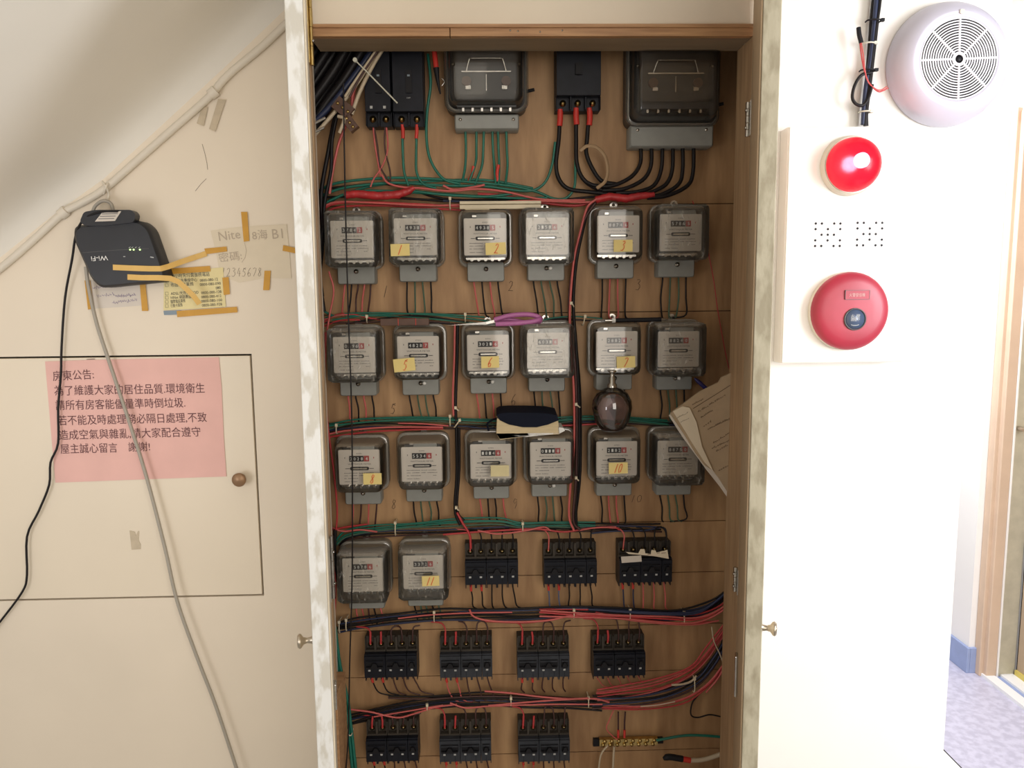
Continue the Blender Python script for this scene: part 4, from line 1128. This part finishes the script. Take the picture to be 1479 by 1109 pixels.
# black pen with silver tip
A = W(872, 463, BOARD - .07); B = W(964, 461, BOARD - .07)
p = thing('marker_pen', 'black marker pen with silver ends resting on the wires above the second row', 'pen', (A + B) / 2); po = p.location.copy()
ax = (B - A)
MB(po).use('black').cyl(A + ax * .18, A + ax * .90, .0052, 14).build('barrel', p)
MB(po).use('silver').cyl(A + ax * .02, A + ax * .13, .0040, 14).cyl(A + ax * .90, A + ax * 1.0, .0042, 14, .0018).build('tip', p)
MB(po).use('white').cyl(A + ax * .13, A + ax * .18, .0062, 14).build('band', p)
# blue pen by the papers
A = W(1003, 546, BOARD - .06); B = W(1022, 563, BOARD - .066)
tag(MB((A + B) / 2).use('penblue').tube([A, A.lerp(B, .3), B], lambda t: .002 + .003 * min(1, t * 2.5), 10, 2).build('blue_pen'), 'dark blue pen tip pointing out behind the papers', 'pen')
# notebook
nb = W(765, 618, BOARD - .10)
n = thing('notebook', 'dark navy notebook with yellowed pages lying across the third row of meters', 'notebook', nb); no = n.location.copy()
yf = BOARD - .115
pg = [W(718, 604, yf), W(732, 609, yf), W(760, 613, yf), W(790, 610, yf), W(806, 605, yf), W(808, 627, yf), W(770, 629, yf), W(722, 635, yf), W(717, 626, yf)]
MB(no).use('pages').prism(pg, (0, .075, .0)).build('pages', n, bevel=.001)
cv = [W(a, b, yf - .003) for a, b in [(717, 600), (722, 607), (735, 613), (755, 617), (775, 617), (792, 613), (807, 607), (805, 600), (790, 597), (760, 596), (735, 596), (722, 597)]]
MB(no).use('book').prism(cv, (0, .074, .006)).build('front_cover', n, bevel=.001)
MB(no).use('book').tube([W(706, 622, BOARD - .07), W(704, 612, BOARD - .07), W(712, 606, BOARD - .075), W(720, 604, BOARD - .09)], .0026, 7, 4).build('elastic', n)
MB(no).use('white').prism([W(717, 626, yf), W(760, 631, yf), W(808, 626, yf), W(816, 622, yf), W(814, 618, yf), W(806, 617, yf), W(807, 625, yf), W(765, 628.5, yf), W(722, 634, yf)], (0, .07, 0)).build('loose_sheet', n)
# faceted glass bottle
bt = W(884, 588, BOARD - .105)
b = thing('glass_bottle', 'round faceted smoky glass bottle with a silver cap standing on a third-row meter', 'bottle', bt); bo = b.location.copy()
M['smoke'] = glass('smoky_glass', tint=(0.80, 0.70, 0.74), gl=.16, rough=.03, haze=.03, topdust=.05)
R_ = 29.5 * (BOARD - .105) / FPX
MB(bo).use('smoke').lathe(bt, [(R_ * .5, -R_ * 1.15), (R_ * .68, -R_ * 1.0), (R_ * .88, -R_ * .6), (R_ * 1.0, -.02 * R_), (R_ * .96, R_ * .35), (R_ * .78, R_ * .7), (R_ * .45, R_ * .92), (R_ * .2, R_ * 1.0), (R_ * .2, R_ * 1.06)], (0, 0, 1), 32, caps=False).build('glass_body', b)
M['facet'] = mat('violet_grey_facets', (.50, .40, .44), .15, metal=.75, var=.4, vscale=25)
core = MB(bo).use('facet'); kk = 5
core.lathe(bt, [(.001, -R_ * .95), (R_ * .62, -R_ * .55), (R_ * .84, 0), (R_ * .5, R_ * .5), (.001, R_ * .62)], (0, 0, 1), 5, smooth=False, caps=False).build('faceted_core', b)
MB(bo).use('silver').lathe(bt, [(R_ * .24, R_ * 1.0), (R_ * .24, R_ * 1.15), (R_ * .17, R_ * 1.2), (R_ * .17, R_ * 1.5), (R_ * .12, R_ * 1.52), (R_ * .12, R_ * 1.72), (R_ * .2, R_ * 1.76), (R_ * .2, R_ * 1.84), (0, R_ * 1.86)], (0, 0, 1), 18).build('cap', b)
MB(bo).use('mdark').lathe(bt, [(R_ * .52, -R_ * 1.17), (R_ * .52, -R_ * 1.1)], (0, 0, 1), 24).build('base', b)
# wad of old papers wedged behind the right jamb
pp = W(1015, 620, BOARD - .105)
p = thing('paper_stack', 'wad of old tan ledger papers with handwriting wedged behind the right jamb', 'papers', pp); po = p.location.copy()
Yp = BOARD - .112
outl = [(968, 597), (1010, 566), (1038, 552), (1042, 545), (1062, 536), (1095, 560), (1095, 760), (1062, 730), (1052, 712), (1038, 690), (1030, 680), (1018, 672), (1005, 655), (990, 630)]
MB(po).use('oldpaper').prism([W(a, b, Yp) for a, b in outl], (0, .006, 0)).build('ledger_sheets', p)
MB(po).use('paper2').prism([W(a, b, Yp + .006) for a, b in [(966, 600), (990, 580), (1095, 560), (1095, 768), (1060, 732), (1040, 703), (1020, 678), (985, 630)]], (0, .0025, 0)).build('back_sheet', p)
MB(po).use('paper').prism([W(a, b, Yp - .004) for a, b in [(972, 594), (986, 587), (996, 589), (1006, 610), (1014, 645), (1030, 680), (1018, 668), (1000, 640), (985, 615)]], (0, .0035, 0)).build('folded_slip', p)
mb = MB(po).use('inkl')
yl = Yp - .0006
mb.ribbon([W(1001, 590, yl), W(1030, 572, yl), W(1060, 553, yl)], .0014)
for (x0, y0, x1, y1, k) in ((1000, 585, 1016, 576, 7), (1008, 595, 1048, 570, 15), (1012, 603, 1030, 592, 8), (1016, 616, 1028, 608, 4), (1022, 620, 1056, 604, 16), (1030, 640, 1055, 624, 10), (1028, 648, 1054, 636, 10), (1034, 652, 1052, 642, 7), (1038, 680, 1056, 670, 6)):
    for i in range(k):
        t = i / k; q = W(x0 + (x1 - x0) * t, y0 + (y1 - y0) * t, yl); q2 = q + Vector((.0025 + jit(.001), 0, .0030 + jit(.003)))
        mb.ribbon([q, q2, q + Vector((.003, 0, jit(.001)))], .0012)
for (x0, y0, x1, y1, k) in ((978, 604, 994, 596, 7), (983, 610, 996, 604, 5)):
    for i in range(k):
        t = i / k; q = W(x0 + (x1 - x0) * t, y0 + (y1 - y0) * t, Yp - .0046); mb.ribbon([q, q + Vector((.0025, 0, .003 + jit(.002)))], .001)
mb.build('handwriting', p)

# ================================================================== LEFT WALL THINGS
# cupboard door under the stairs
cu = thing('cupboard_door', 'flush cream cupboard door in the left wall with a dark gap around it', 'door', (CX, WALL, CBt))
O = cu.location.copy()
MB(O).use('panelwall').box(CXL + .003, CX - .0045, WALL + .0005, WALL + .020, CBt + .0035, CT - .004).build('door_panel', cu, bevel=.001)
MB(O).use('gap').box(CXL, CX, WALL + .03, WALL + .04, CBt, CT).build('shade_backing', cu)  # flat black sheet stands for the darkness behind the door gap
kq = W(349, 690, WALL)
MB(O).use('knobbr').lathe(kq, [(.009, 0), (.007, .004), (.0075, .010), (.0150, .016), (.0155, .020), (.013, .023), (0, .024)], (0, -1, 0), 28).build('knob', cu)
# pink notice
YN = WALL - .0012
pn = thing('notice', 'pink printed notice taped to the cupboard door on the left', 'notice', W(196, 606, YN)); po = pn.location.copy()
MB(po).use('pinkpaper').prism([W(a, b, YN) for a, b in [(65, 522), (120, 520), (200, 518), (316, 516), (320, 560), (323, 630), (327, 688), (240, 691), (160, 694), (80, 697), (75, 640), (70, 580)]], (0, .0008, 0)).build('paper', pn)
mb = MB(po).use('ink')
for t, x0, y0, x1, y1 in (('房東公告:', 77, 549, 136, 546), ('為了維護大家的居住品質.環境衛生', 79, 570, 296, 566), ('請所有房客能儘量準時倒垃圾.', 81, 591, 268, 587), ('若不能及時處理務必隔日處理,不致', 84, 613, 299, 608),
                          ('造成空氣與雜亂,請大家配合遵守', 86, 634, 290, 629), ('屋主誠心留言', 88, 654, 170, 652), ('謝謝!', 186, 651, 217, 650)):
    mb.text(t, W(x0, y0, YN), W(x1, y1, YN), h=.0172 if len(t) > 3 else .0165, off=.0007)
mb.build('lettering', pn)
o = MB(W(130, 519, YN)).use('ink').ribbon([W(125, 519, YN - .0002), W(137, 518.5, YN - .0002)], .0012).build('ink_mark')
tag(o, 'short black ink dash at the top edge of the pink notice', 'mark')


def tape(label, pts, m='ochre', Y=WALL - .0034, name='tape_strip'):
    P = [W(a, b, Y) for a, b in pts]; c = sum(P, Vector()) / len(P)
    return tag(MB(c).use(m).prism(P, (0, .0006, 0)).build(name), label, 'tape', 'strips of tape on the left wall')


# handwritten notes
YP = WALL - .0012


def note(name, label, pts, m, inkm, txts, cat='note'):
    P = [W(a, b, YP) for a, b in pts]; c = sum(P, Vector()) / len(P)
    r = thing(name, label, cat, c)
    MB(c).use(m).prism(P, (0, .0007, 0)).build('paper', r)
    mb = MB(c).use(inkm)
    for t in txts: mb.text(t[0], W(t[1], t[2], YP), W(t[3], t[4], YP), h=t[5] * WALL / FPX if len(t) > 5 else None)
    return r, mb


r, mb = note('handwritten_note', 'cream note with faint pencil writing and 12345678 beside the white leaf', [(304, 333), (350, 327), (414, 324), (418, 362), (421, 402), (380, 402), (345, 408), (318, 398), (312, 365)], 'paper', 'inkf',
             [('Nite', 317, 348, 348, 344, 13), ('8海', 365, 346, 387, 344, 11), ('B1', 394, 345, 409, 344, 14)])
q = W(349, 393, YP); mb.use('inkg'); hand(mb, '12345678', (q.x, YP - .0006, q.z), 58 * WALL / FPX, 12 * WALL / FPX, .0009, 0.1)
mb.use('inkf').text('密碼:', W(317, 378, YP), W(350, 374, YP), h=10 * WALL / FPX)
mb.ribbon([W(353, 350, YP - .0005), W(356, 362, YP - .0005), W(354, 372, YP - .0005), W(349, 379, YP - .0005)], .0008)
mb.build('handwriting', r)
r, mb = note('handwritten_note', 'off-white note with purple handwriting under the black wireless box', [(126, 405), (150, 404), (202, 404), (206, 441), (180, 443), (131, 446)], 'paper2', 'inkp', [])
for (x0, y0, x1, y1, k) in ((134, 417, 176, 414, 13), (140, 429, 166, 426, 7), (166, 429, 196, 427, 12), (162, 438, 198, 435, 12)):
    for i in range(k):
        t = i / k; q = W(x0 + (x1 - x0) * t, y0 + (y1 - y0) * t, YP - .0006)
        mb.ribbon([q + Vector((0, 0, .004 + jit(.003))), q + Vector((.003 + jit(.001), 0, jit(.002))), q + Vector((.004, 0, .004 + jit(.003)))], .0010)
mb.build('handwriting', r)
YP = WALL - .0022
r, mb = note('information_card', 'yellow printed card listing phone numbers, taped beside the wireless box', [(237, 390), (300, 388), (322, 386), (326, 443), (280, 446), (236, 448)], 'cardy', 'dialink',
             [('24小時免付費服務電話', 247, 401, 303, 398, 5.5), ('障礙申告專線中心', 247, 408, 285, 406, 4.2), ('0800-080-12', 289, 407, 315, 405, 4), ('市話電話業務', 247, 414, 280, 412, 4.2), ('0800-080-090', 289, 413, 319, 411, 4), ('080', 312, 418, 319, 417, 4),
              ('ADSL/光世代/MOD', 247, 426, 287, 424, 4), ('0800-080-128', 291, 425, 320, 423, 4), ('HiNet 網路數據', 247, 432, 277, 430, 4), ('0800-080-412', 291, 431, 320, 429, 4), ('國際電話業務', 247, 438, 268, 436, 4), ('0800-080-100', 291, 437, 321, 435, 4), ('行動卡業務', 247, 444, 264, 442, 4), ('0800-080-928', 292, 443, 321, 441, 4)])
for py in (408, 414, 426, 432, 438, 444):
    a = W(239, py, YP - .0006); z = 4 * WALL / FPX
    mb.ribbon([a, a + Vector((z, 0, 0)), a + Vector((z, 0, z)), a + Vector((0, 0, z)), a], .0007)
mb.build('lettering', r)
a = MB(r.location).use('bluegrey').prism([W(x, y, YP - .0003) for x, y in [(236, 449), (262, 448), (262, 454), (237, 455)]], (0, .0009, 0)).build('grey_edge', r)
for lab, pts in (('ochre tape at the top centre of the pencil note', [(348, 306), (357, 306), (360, 348), (352, 349)]), ('ochre tape on the left edge of the pencil note', [(295, 359), (327, 356), (328, 363), (298, 367)]),
                 ('ochre tape at the right edge of the pencil note by the leaf', [(409, 354), (427, 358), (427, 366), (408, 362)]), ('ochre tape at the bottom left corner of the pencil note', [(321, 401), (330, 400), (332, 425), (323, 426)]),
                 ('ochre tape at the bottom right of the pencil note', [(382, 391), (391, 391), (389, 419), (380, 419)]), ('ochre tape across the top of the yellow card', [(243, 388), (303, 384), (304, 392), (245, 396)]),
                 ('long ochre tape under the yellow card', [(255, 449), (342, 443), (343, 451), (256, 458)]), ('ochre tape down the left side of the purple-ink note', [(122, 405), (130, 405), (136, 446), (127, 447)]),
                 ('ochre tape down the right side of the purple-ink note', [(201, 400), (209, 402), (214, 449), (205, 449)])):
    tape(lab, pts)
for lab, pts in (('brown tape remnant below the conduit, left piece', [(292, 153), (300, 155), (294, 182), (284, 178)]), ('pale tape remnant below the conduit, right piece', [(315, 143), (326, 144), (311, 190), (302, 186)])):
    tape(lab, pts, 'oldtape')
mb = MB(W(195, 780, WALL)).use('oldtape').prism([W(a, b, WALL - .0005) for a, b in [(187, 766), (195, 768), (196, 774), (199, 767), (201, 767), (200, 780), (203, 786), (203, 793), (190, 794)]], (0, .0005, 0))
tag(mb.build('sticker_remnant'), 'torn brown sticker remnant on the lower half of the cupboard door', 'sticker')
for lab, pts in (('thin dark scratch on the wall above the pencil note', [(292, 208), (296, 222), (299, 236), (300, 245)]), ('faint diagonal scratch left of the dark one', [(298, 258), (290, 266), (282, 276)])):
    P = [W(a, b, WALL - .0004) for a, b in pts]
    tag(MB(P[0]).use('inkg').ribbon(P, .0011).build('wall_scratch'), lab, 'scratch')

# conduit along the sloping corner
cpts = [(-60, 432), (0, 388), (50, 345), (92, 307), (120, 292), (152, 272), (200, 230), (250, 186), (300, 142), (330, 108), (380, 66), (436, 12)]
co_ = thing('conduit', 'painted conduit pipe following the sloping corner of the stair soffit', 'pipe', W(92, 307, WALL - .01)); cl = co_.location.copy()
MB(cl).use('conduit').tube([W(a, b, WALL - .009) for a, b in cpts], .0078, 12, 5).build('pipe', co_)
for (a, b) in ((92, 307), (308, 134)):
    c = W(a, b, WALL - .009); d_ = (W(a + 10, b - 9, WALL - .009) - c).normalized()
    MB(cl).use('conduit').cyl(c - d_ * .008, c + d_ * .008, .0115, 14).build('pipe_clip', co_)
ro = W(153, 268, WALL - .02)
mb = MB(ro).use('conduit').tube([W(148, 262, WALL - .012), W(153, 270, WALL - .022), W(157, 280, WALL - .012), W(155, 290, WALL - .012)], .0022, 7, 4).tube([W(158, 262, WALL - .01), W(153, 270, WALL - .024), W(150, 280, WALL - .01)], .0022, 7, 4)
tag(mb.build('string_tie'), 'off-white string tied round the conduit holding up the wireless box', 'string')

# wireless box
rq = W(172, 362, WALL - .035)
ro_ = thing('wireless_router', 'black wireless box with green lights hung on the wall under the conduit', 'router', rq); rl = ro_.location.copy()
Yr = WALL - .040


def rounded(pts, r=.012, k=4):
    out = []; n = len(pts)
    for i in range(n):
        p = pts[i]; a = (pts[i - 1] - p); b = (pts[(i + 1) % n] - p)
        ra = min(r, a.length * .45); rb = min(r, b.length * .45)
        A = p + a.normalized() * ra; B = p + b.normalized() * rb
        for j in range(k + 1):
            t = j / k; out.append(A * (1 - t) ** 2 + p * 2 * t * (1 - t) + B * t * t)
    return out


fo = rounded([W(a, b, Yr) for a, b in [(108, 326), (203, 318), (217, 330), (241, 398), (236, 407), (146, 416), (132, 402), (107, 345)]], .012)
cen = sum(fo, Vector()) / len(fo)
mb = MB(rl).use('router')
inner = [cen + (p - cen) * .93 + Vector((0, -.005, 0)) for p in fo]; back = [p + Vector((0, .036, 0)) for p in fo]
N = len(fo)
inner.reverse(); fo.reverse(); back.reverse()
mb.add(inner, [tuple(range(N))][::1])
mb.add(inner + fo + back, [(i, i + N, (i + 1) % N + N, (i + 1) % N) for i in range(N)] + [(i + N, i + 2 * N, (i + 1) % N + 2 * N, (i + 1) % N + N) for i in range(N)], True)
mb.build('casing', ro_)
Yt = Yr - .006
MB(rl).use('mdark').ribbon([W(118, 365, Yt), W(170, 361, Yt), W(215, 359, Yt)], .0012).build('seam', ro_)
ad = rounded([W(a, b, Yr - .016) for a, b in [(121, 306), (138, 303), (190, 303), (196, 310), (193, 321), (150, 326), (122, 326), (115, 320)]], .006)
ad.reverse()
mb = MB(rl).use('router').prism(ad, (0, .022, 0)).use('paper2').prism([W(a, b, Yr - .0170) for a, b in [(149, 305), (175, 305), (166, 319), (137, 320)]][::-1], (0, .0006, 0)).use('dialgrey')
for k, (a, b, c, d_) in enumerate(((147, 309, 170, 308.5), (144, 312.5, 167, 312), (142, 316, 165, 315.5))): mb.ribbon([W(a, b, Yr - .0178), W(c, d_, Yr - .0178)], .0016)
mb.build('top_bracket', ro_, bevel=.0015)
MB(rl).use('white').text('Wi-Fi', W(155.5, 369, Yt), W(131.5, 370.5, Yt), h=.0100, off=.0004).build('lettering', ro_)
mb = MB(rl).use('led')
for a in (188, 193, 202): mb.lathe(W(a, 360.5, Yt), [(.0018, 0), (.0012, .0014), (0, .0016)], (0, -1, 0), 8)
mb.build('indicator_lights', ro_)
mb = MB(rl).use('mark')
for a in (186, 190, 195, 200): mb.ribbon([W(a, 358, Yt), W(a + 2.4, 356.5, Yt)], .0010)
mb.ribbon([W(178, 370.5, Yt), W(181, 370.5, Yt)], .0016); mb.ribbon([W(217, 371, Yt), W(222, 372, Yt)], .0022)
mb.build('small_print', ro_)
o = MB(W(145, 292, WALL - .02)).use('wgrey').tube([W(133, 308, WALL - .02), W(138, 297, WALL - .02), W(149, 290, WALL - .025), W(160, 294, WALL - .02), W(164, 308, WALL - .02)], .0036, 8, 5)
tag(o.build('cable_loop'), 'grey cable loop arching above the wireless box', 'cable')
o = MB(W(95, 420, WALL - .02)).use('wblack').tube([W(170, 305, Yr - .02), W(145, 306, Yr - .018), W(122, 316, Yr - .012), W(110, 338, Yr), W(104, 375, WALL - .025), W(94, 430, WALL - .012), W(89, 500, WALL - .010), W(88, 540, WALL - .010), W(84, 590, WALL - .010), W(84, 640, WALL - .010), W(73, 668, WALL - .010), W(71, 700, WALL - .010), W(56, 738, WALL - .010), W(39, 775, WALL - .010), W(39, 830, WALL - .010), W(32, 855, WALL - .010), W(0, 898, WALL - .010), W(-30, 935, WALL - .010)], .0024, 8, 4)
tag(o.build('power_cord'), 'thin black cord trailing down the left wall past the pink notice', 'cord')
o = MB(W(190, 600, WALL - .02)).use('wgrey').tube([W(124, 385, WALL - .022), W(128, 415, WALL - .020), W(140, 468, WALL - .016), W(162, 535, WALL - .016), (W(187, 610, WALL - .018)), W(212, 690, WALL - .02), W(238, 790, WALL - .022), W(256, 868, WALL - .024), W(285, 950, WALL - .026), W(312, 1020, WALL - .026), W(345, 1120, WALL - .026)], .0040, 8, 5)
tag(o.build('network_cable'), 'thick grey cable falling diagonally across the pink notice', 'cable')


def strap(label, pts, m):
    P = [W(a, b, WALL - d) for a, b, d in pts]; c = P[0]; w = 7.5 * WALL / FPX
    vs = []
    for i, p in enumerate(P):
        d = (P[min(i + 1, len(P) - 1)] - P[max(i - 1, 0)]).normalized(); e = d.cross(Vector((0, -1, 0))).normalized() * w / 2
        for yy in (0, .0006): vs += [p - e + Vector((0, yy, 0)), p + e + Vector((0, yy, 0))]
    f = []
    for i in range(len(P) - 1):
        a = i * 4; b = a + 4; f += [(a, a + 1, b + 1, b), (a + 2, b + 2, b + 3, a + 3), (a, b, b + 2, a + 2), (a + 1, a + 3, b + 3, b + 1)]
    f += [(0, 2, 3, 1), (len(vs) - 4, len(vs) - 3, len(vs) - 1, len(vs) - 2)]
    tag(MB(c).use(m).add(vs, f).build('tape_strip'), label, 'tape', 'strips of tape on the left wall')


strap('upper ochre tape stretching from the wireless box up to the wall', [(163, 386, .0475), (185, 387, .0475), (215, 388, .0475), (232, 388, .046), (243, 385, .036), (262, 378, .018), (283, 371, .004), (298, 366, .003)], 'ochre2')
strap('lower pale tape hanging from the wireless box over the yellow card', [(184, 400, .0475), (205, 401, .0475), (228, 401, .047), (246, 402, .044), (258, 407, .040), (270, 418, .036), (280, 428, .032), (288, 439, .026)], 'ochre2')

# ================================================================== RIGHT WALL THINGS
# alarm panel
YPn = WALL - .048
X0 = W(1140, 350, YPn).x; X1 = W(1316, 350, YPn).x; Z0 = W(1220, 524, YPn).z; Z1 = W(1220, 182, YPn).z
X0 = W(1134, 350, YPn).x
al = thing('alarm_cabinet', 'white fire alarm cabinet with lamp, sounder holes and call point'  , 'alarm cabinet', ((X0 + X1) / 2, WALL, (Z0 + Z1) / 2)); ao = al.location.copy()
MB(ao).use('alarmbox').box(X0, X1, YPn + .004, WALL - .0005, Z0, Z1).build('housing', al, bevel=.002)
MB(ao).use('alarmbox').box(X0 + .002, X1 - .002, YPn, YPn + .004, Z0 + .002, Z1 - .002).build('cover_plate', al, bevel=.0015)
pat = ['11011', '10101', '01110', '10101', '11011']
for cx, cyy in ((1195.5, 339), (1256, 338)):
    mb = MB(ao).use('black')
    for j, rowp in enumerate(pat):
        for i, ch in enumerate(rowp):
            if ch == '1' or (j in (1, 3) and i in (0, 4)):
                mb.lathe(W(cx + (i - 2) * 8.9 - (j - 2) * .25, cyy + (j - 2) * 8.1, YPn), [(.0027, -.003), (.0027, .0004)], (0, -1, 0), 10)
    mb.build('sounder_holes', al)
for a, b in ((1136, 354), (1136, 398)):
    MB(ao).use('silver').lathe(W(a, b, WALL - .03), [(.003, 0), (.003, .003), (0, .004)], (-1, 0, 0), 10).build('screw', al)
# lamp
c = W(1226, 240, YPn)
lm = thing('alarm_lamp', 'lit red dome indicator lamp on the alarm panel', 'lamp', c); lo_ = lm.location.copy()
MB(lo_).use('alrim').lathe(c, [(.062, 0), (.062, .008), (.058, .014)], (0, -1, 0), 40).use('silver').lathe(c, [(.057, .012), (.057, .018)], (0, -1, 0), 40).build('base_ring', lm)
m, nn, ll, bb = nodes('red_lens')
nn.remove(bb)
tr = nn.new('ShaderNodeBsdfTransparent'); tr.inputs[0].default_value = (.95, .05, .09, 1)
df = nn.new('ShaderNodeBsdfPrincipled'); df.inputs['Base Color'].default_value = (.30, .003, .02, 1); df.inputs['Roughness'].default_value = .25; df.inputs['Emission Color'].default_value = (1, .0, .09, 1); df.inputs['Emission Strength'].default_value = .22
mx = nn.new('ShaderNodeMixShader'); mx.inputs[0].default_value = .55
ll.new(tr.outputs[0], mx.inputs[1]); ll.new(df.outputs[0], mx.inputs[2]); ll.new(mx.outputs[0], nn['Material Output'].inputs[0])
M['lens'] = m
R_ = .056
prof = [(R_, .014)] + [(R_ * math.cos(a), .018 + R_ * .92 * math.sin(a)) for a in [i * PI / 2 / 12 for i in range(13)]]
MB(lo_).use('lens').lathe(c, prof, (0, -1, 0), 40, caps=False).build('lens', lm)
M['bulb'] = mat('glowing_bulb', (1, .9, .7), .4, emit=(1.0, .70, .60), est=70)
bc = c + Vector((.006, -.044, .005))
MB(lo_).use('bulb').lathe(bc, [(.0001, -.014), (.010, -.011), (.0155, -.004), (.0155, .004), (.010, .011), (.0001, .014)], (0, -1, 0), 20, caps=False).build('bulb', lm)
# call point
c = W(1222, 449, YPn)
cp = thing('fire_call_point', 'large round red manual fire call point below the lamp', 'call point', c); cl_ = cp.location.copy()
MB(cl_).use('alrim').lathe(c, [(.084, 0), (.0845, .008), (.082, .014)], (0, -1, 0), 48).build('back_ring', cp)
MB(cl_).use('alred').lathe(c, [(.083, .010), (.0835, .018), (.080, .025), (.073, .030), (.060, .0332), (.040, .0342), (0, .0345)], (0, -1, 0), 56).build('red_disc', cp)
yb = c.y - .0345
a0 = c + Vector((.006, 0, .035)); 
mb = MB(cl_).use('alred').box(a0.x - .026, a0.x + .026, yb - .0022, yb + .003, a0.z - .0095, a0.z + .0095).use('mdark')
for z in (-.0095, .0095): mb.box(a0.x - .026, a0.x + .026, yb - .0026, yb, a0.z + z - .0004, a0.z + z + .0004)
for x in (-.026, .026): mb.box(a0.x + x - .0004, a0.x + x + .0004, yb - .0026, yb, a0.z - .0095, a0.z + .0095)
mb.use('alletter').text('火警發信機', (a0.x - .018, yb - .0024, a0.z - .0035), (a0.x + .016, yb - .0024, a0.z - .0035), h=.0062)
mb.build('name_plate', cp)
c = c + Vector((0, 0, -.0055))
mb = MB(cl_).use('alblue').lathe((c.x + .0035, c.y, c.z - .011), [(.0208, .0345), (.0208, .0362), (0, .0366)], (0, -1, 0), 32).use('mdark').lathe((c.x + .0035, c.y, c.z - .011), [(.0240, .0335), (.0235, .0375), (.0212, .0375), (.0212, .0355)], (0, -1, 0), 32, caps=False)
yy = c.y - .0368
mb.use('mark').text('火 警', (c.x - .0065, yy, c.z - .0065), (c.x + .0135, yy, c.z - .0065), h=.0052).text('請壓下', (c.x - .0065, yy, c.z - .0145), (c.x + .0135, yy, c.z - .0145), h=.0062)
mb.ribbon([(c.x - .005, yy, c.z - .0225), (c.x + .0, yy, c.z - .0240), (c.x + .007, yy, c.z - .0240), (c.x + .012, yy, c.z - .0225)], .0012)
mb.build('button', cp)
# speaker
c = W(1363, 96, WALL)
sp = thing('wall_speaker', 'round white loudspeaker with a ringed grille at the top right', 'speaker', (c.x, WALL, c.z)); so = sp.location.copy()
R_ = .1285
KD = .77
MB(so).use('spk').lathe(c, [(a_, b_ * KD) for a_, b_ in [(R_ * .985, 0), (R_, .006), (R_ * .995, .018), (R_ * .96, .036), (R_ * .90, .052), (R_ * .82, .065), (R_ * .76, .070), (R_ * .735, .0715), (R_ * .725, .0705), (R_ * .69, .0715), (.082, .071), (.081, .0605)]], (0, -1, 0), 64).build('dome_housing', sp)
MB(so).use('spkdark').lathe(c, [(a_, b_ * KD) for a_, b_ in [(.081, .0690), (0, .0690)]], (0, -1, 0), 48).build('speaker_cloth', sp)
g = MB(so).use('spkring')
for i in range(1, 15):
    rr = .0082 + i * .0052
    g.lathe(c, [(a_, b_ * KD) for a_, b_ in [(rr - .0012, .0692), (rr - .0012, .0718), (rr + .0012, .0718), (rr + .0012, .0692)]], (0, -1, 0), 56, smooth=False, caps=False)
for k in range(8):
    a = math.radians(2 + 45 * k); dv = Vector((math.cos(a), 0, math.sin(a))); e = Vector((-dv.z, 0, dv.x)) * .0018
    p0 = c + dv * .011 + Vector((0, -.0728 * KD, 0)); p1 = c + dv * .0815 + Vector((0, -.0728 * KD, 0))
    g.prism([p0 - e, p1 - e, p1 + e, p0 + e], (0, .005, 0))
g.lathe(c, [(a_, b_ * KD) for a_, b_ in [(.0085, .067), (.0085, .0724), (.0125, .0724), (.0125, .067)]], (0, -1, 0), 24, smooth=False, caps=False)
g.build('grille', sp)
MB(so).use('black').lathe(c, [(a_, b_ * KD) for a_, b_ in [(.0065, .069), (.005, .0725), (0, .073)]], (0, -1, 0), 16).build('centre_screw', sp)
MB(so).use('alrim').rloft([(.010, .009, .003, c.y - .054), (.010, .009, .003, c.y - .057)], c=(c.x, 0, c.z + .0935)).build('badge', sp)
# cables above the alarm panel
Yc = WALL - .012
cb = thing('cable_bundle', 'black cable bundle with ties dropping into the top of the alarm panel', 'cable', W(1255, 90, Yc)); cbo = cb.location.copy()
for k, (m_, pts, rad, dy) in enumerate((('wblack', [(1266, -30), (1260, 20), (1257, 60), (1252, 120), (1247, 180)], .0052, 0), ('wblack', [(1272, -30), (1268, 15), (1263, 60), (1256, 120), (1251, 160), (1251, 182)], .0050, -.004),
                                        ('wnavy', [(1268, -30), (1263, 30), (1258, 80), (1250, 130), (1246, 180)], .0048, -.009), ('wblack', [(1274, -30), (1270, 10), (1264, 50), (1258, 100), (1252, 150), (1249, 182)], .0036, -.011),
                                        ('wblack', [(1260, 105), (1245, 108), (1235, 122), (1231, 140), (1236, 150), (1246, 152), (1254, 142), (1260, 122)], .0034, -.016),
                                        ('wpink', [(1244, 62), (1247, 80), (1249, 100), (1254, 118), (1264, 128), (1272, 130), (1281, 125)], .0014, -.018), ('wred', [(1242, 62), (1245, 85), (1250, 108), (1257, 122), (1268, 132), (1275, 131), (1283, 127)], .0014, -.018))):
    MB(cbo).use(m_).tube([W(a, b, Yc + dy) for a, b in pts], rad, 8, 5).build('cable', cb)
MB(cbo).use('black').tube([W(1240, 40, Yc - .016), W(1241, 50, Yc - .018), W(1244, 62, Yc - .018)], .0046, 10, 3).build('wire_cap', cb)
for (a, b, w_, mm) in ((1264, 29, 20, 'black'), (1256, 62, 16, 'tiew'), (1255, 101, 20, 'black'), (1251, 161, 14, 'tiew')):
    A = W(a - w_ / 2, b, Yc - .012); B = W(a + w_ / 2, b, Yc - .012)
    MB(cbo).use(mm).tube([A + Vector((0, .012, 0)), A, (A + B) / 2 + Vector((0, -.006, 0)), B, B + Vector((0, .012, 0))], .0018, 6, 3).box(B.x - .003, B.x + .004, B.y - .004, B.y + .003, B.z - .003, B.z + .003).build('cable_tie', cb)
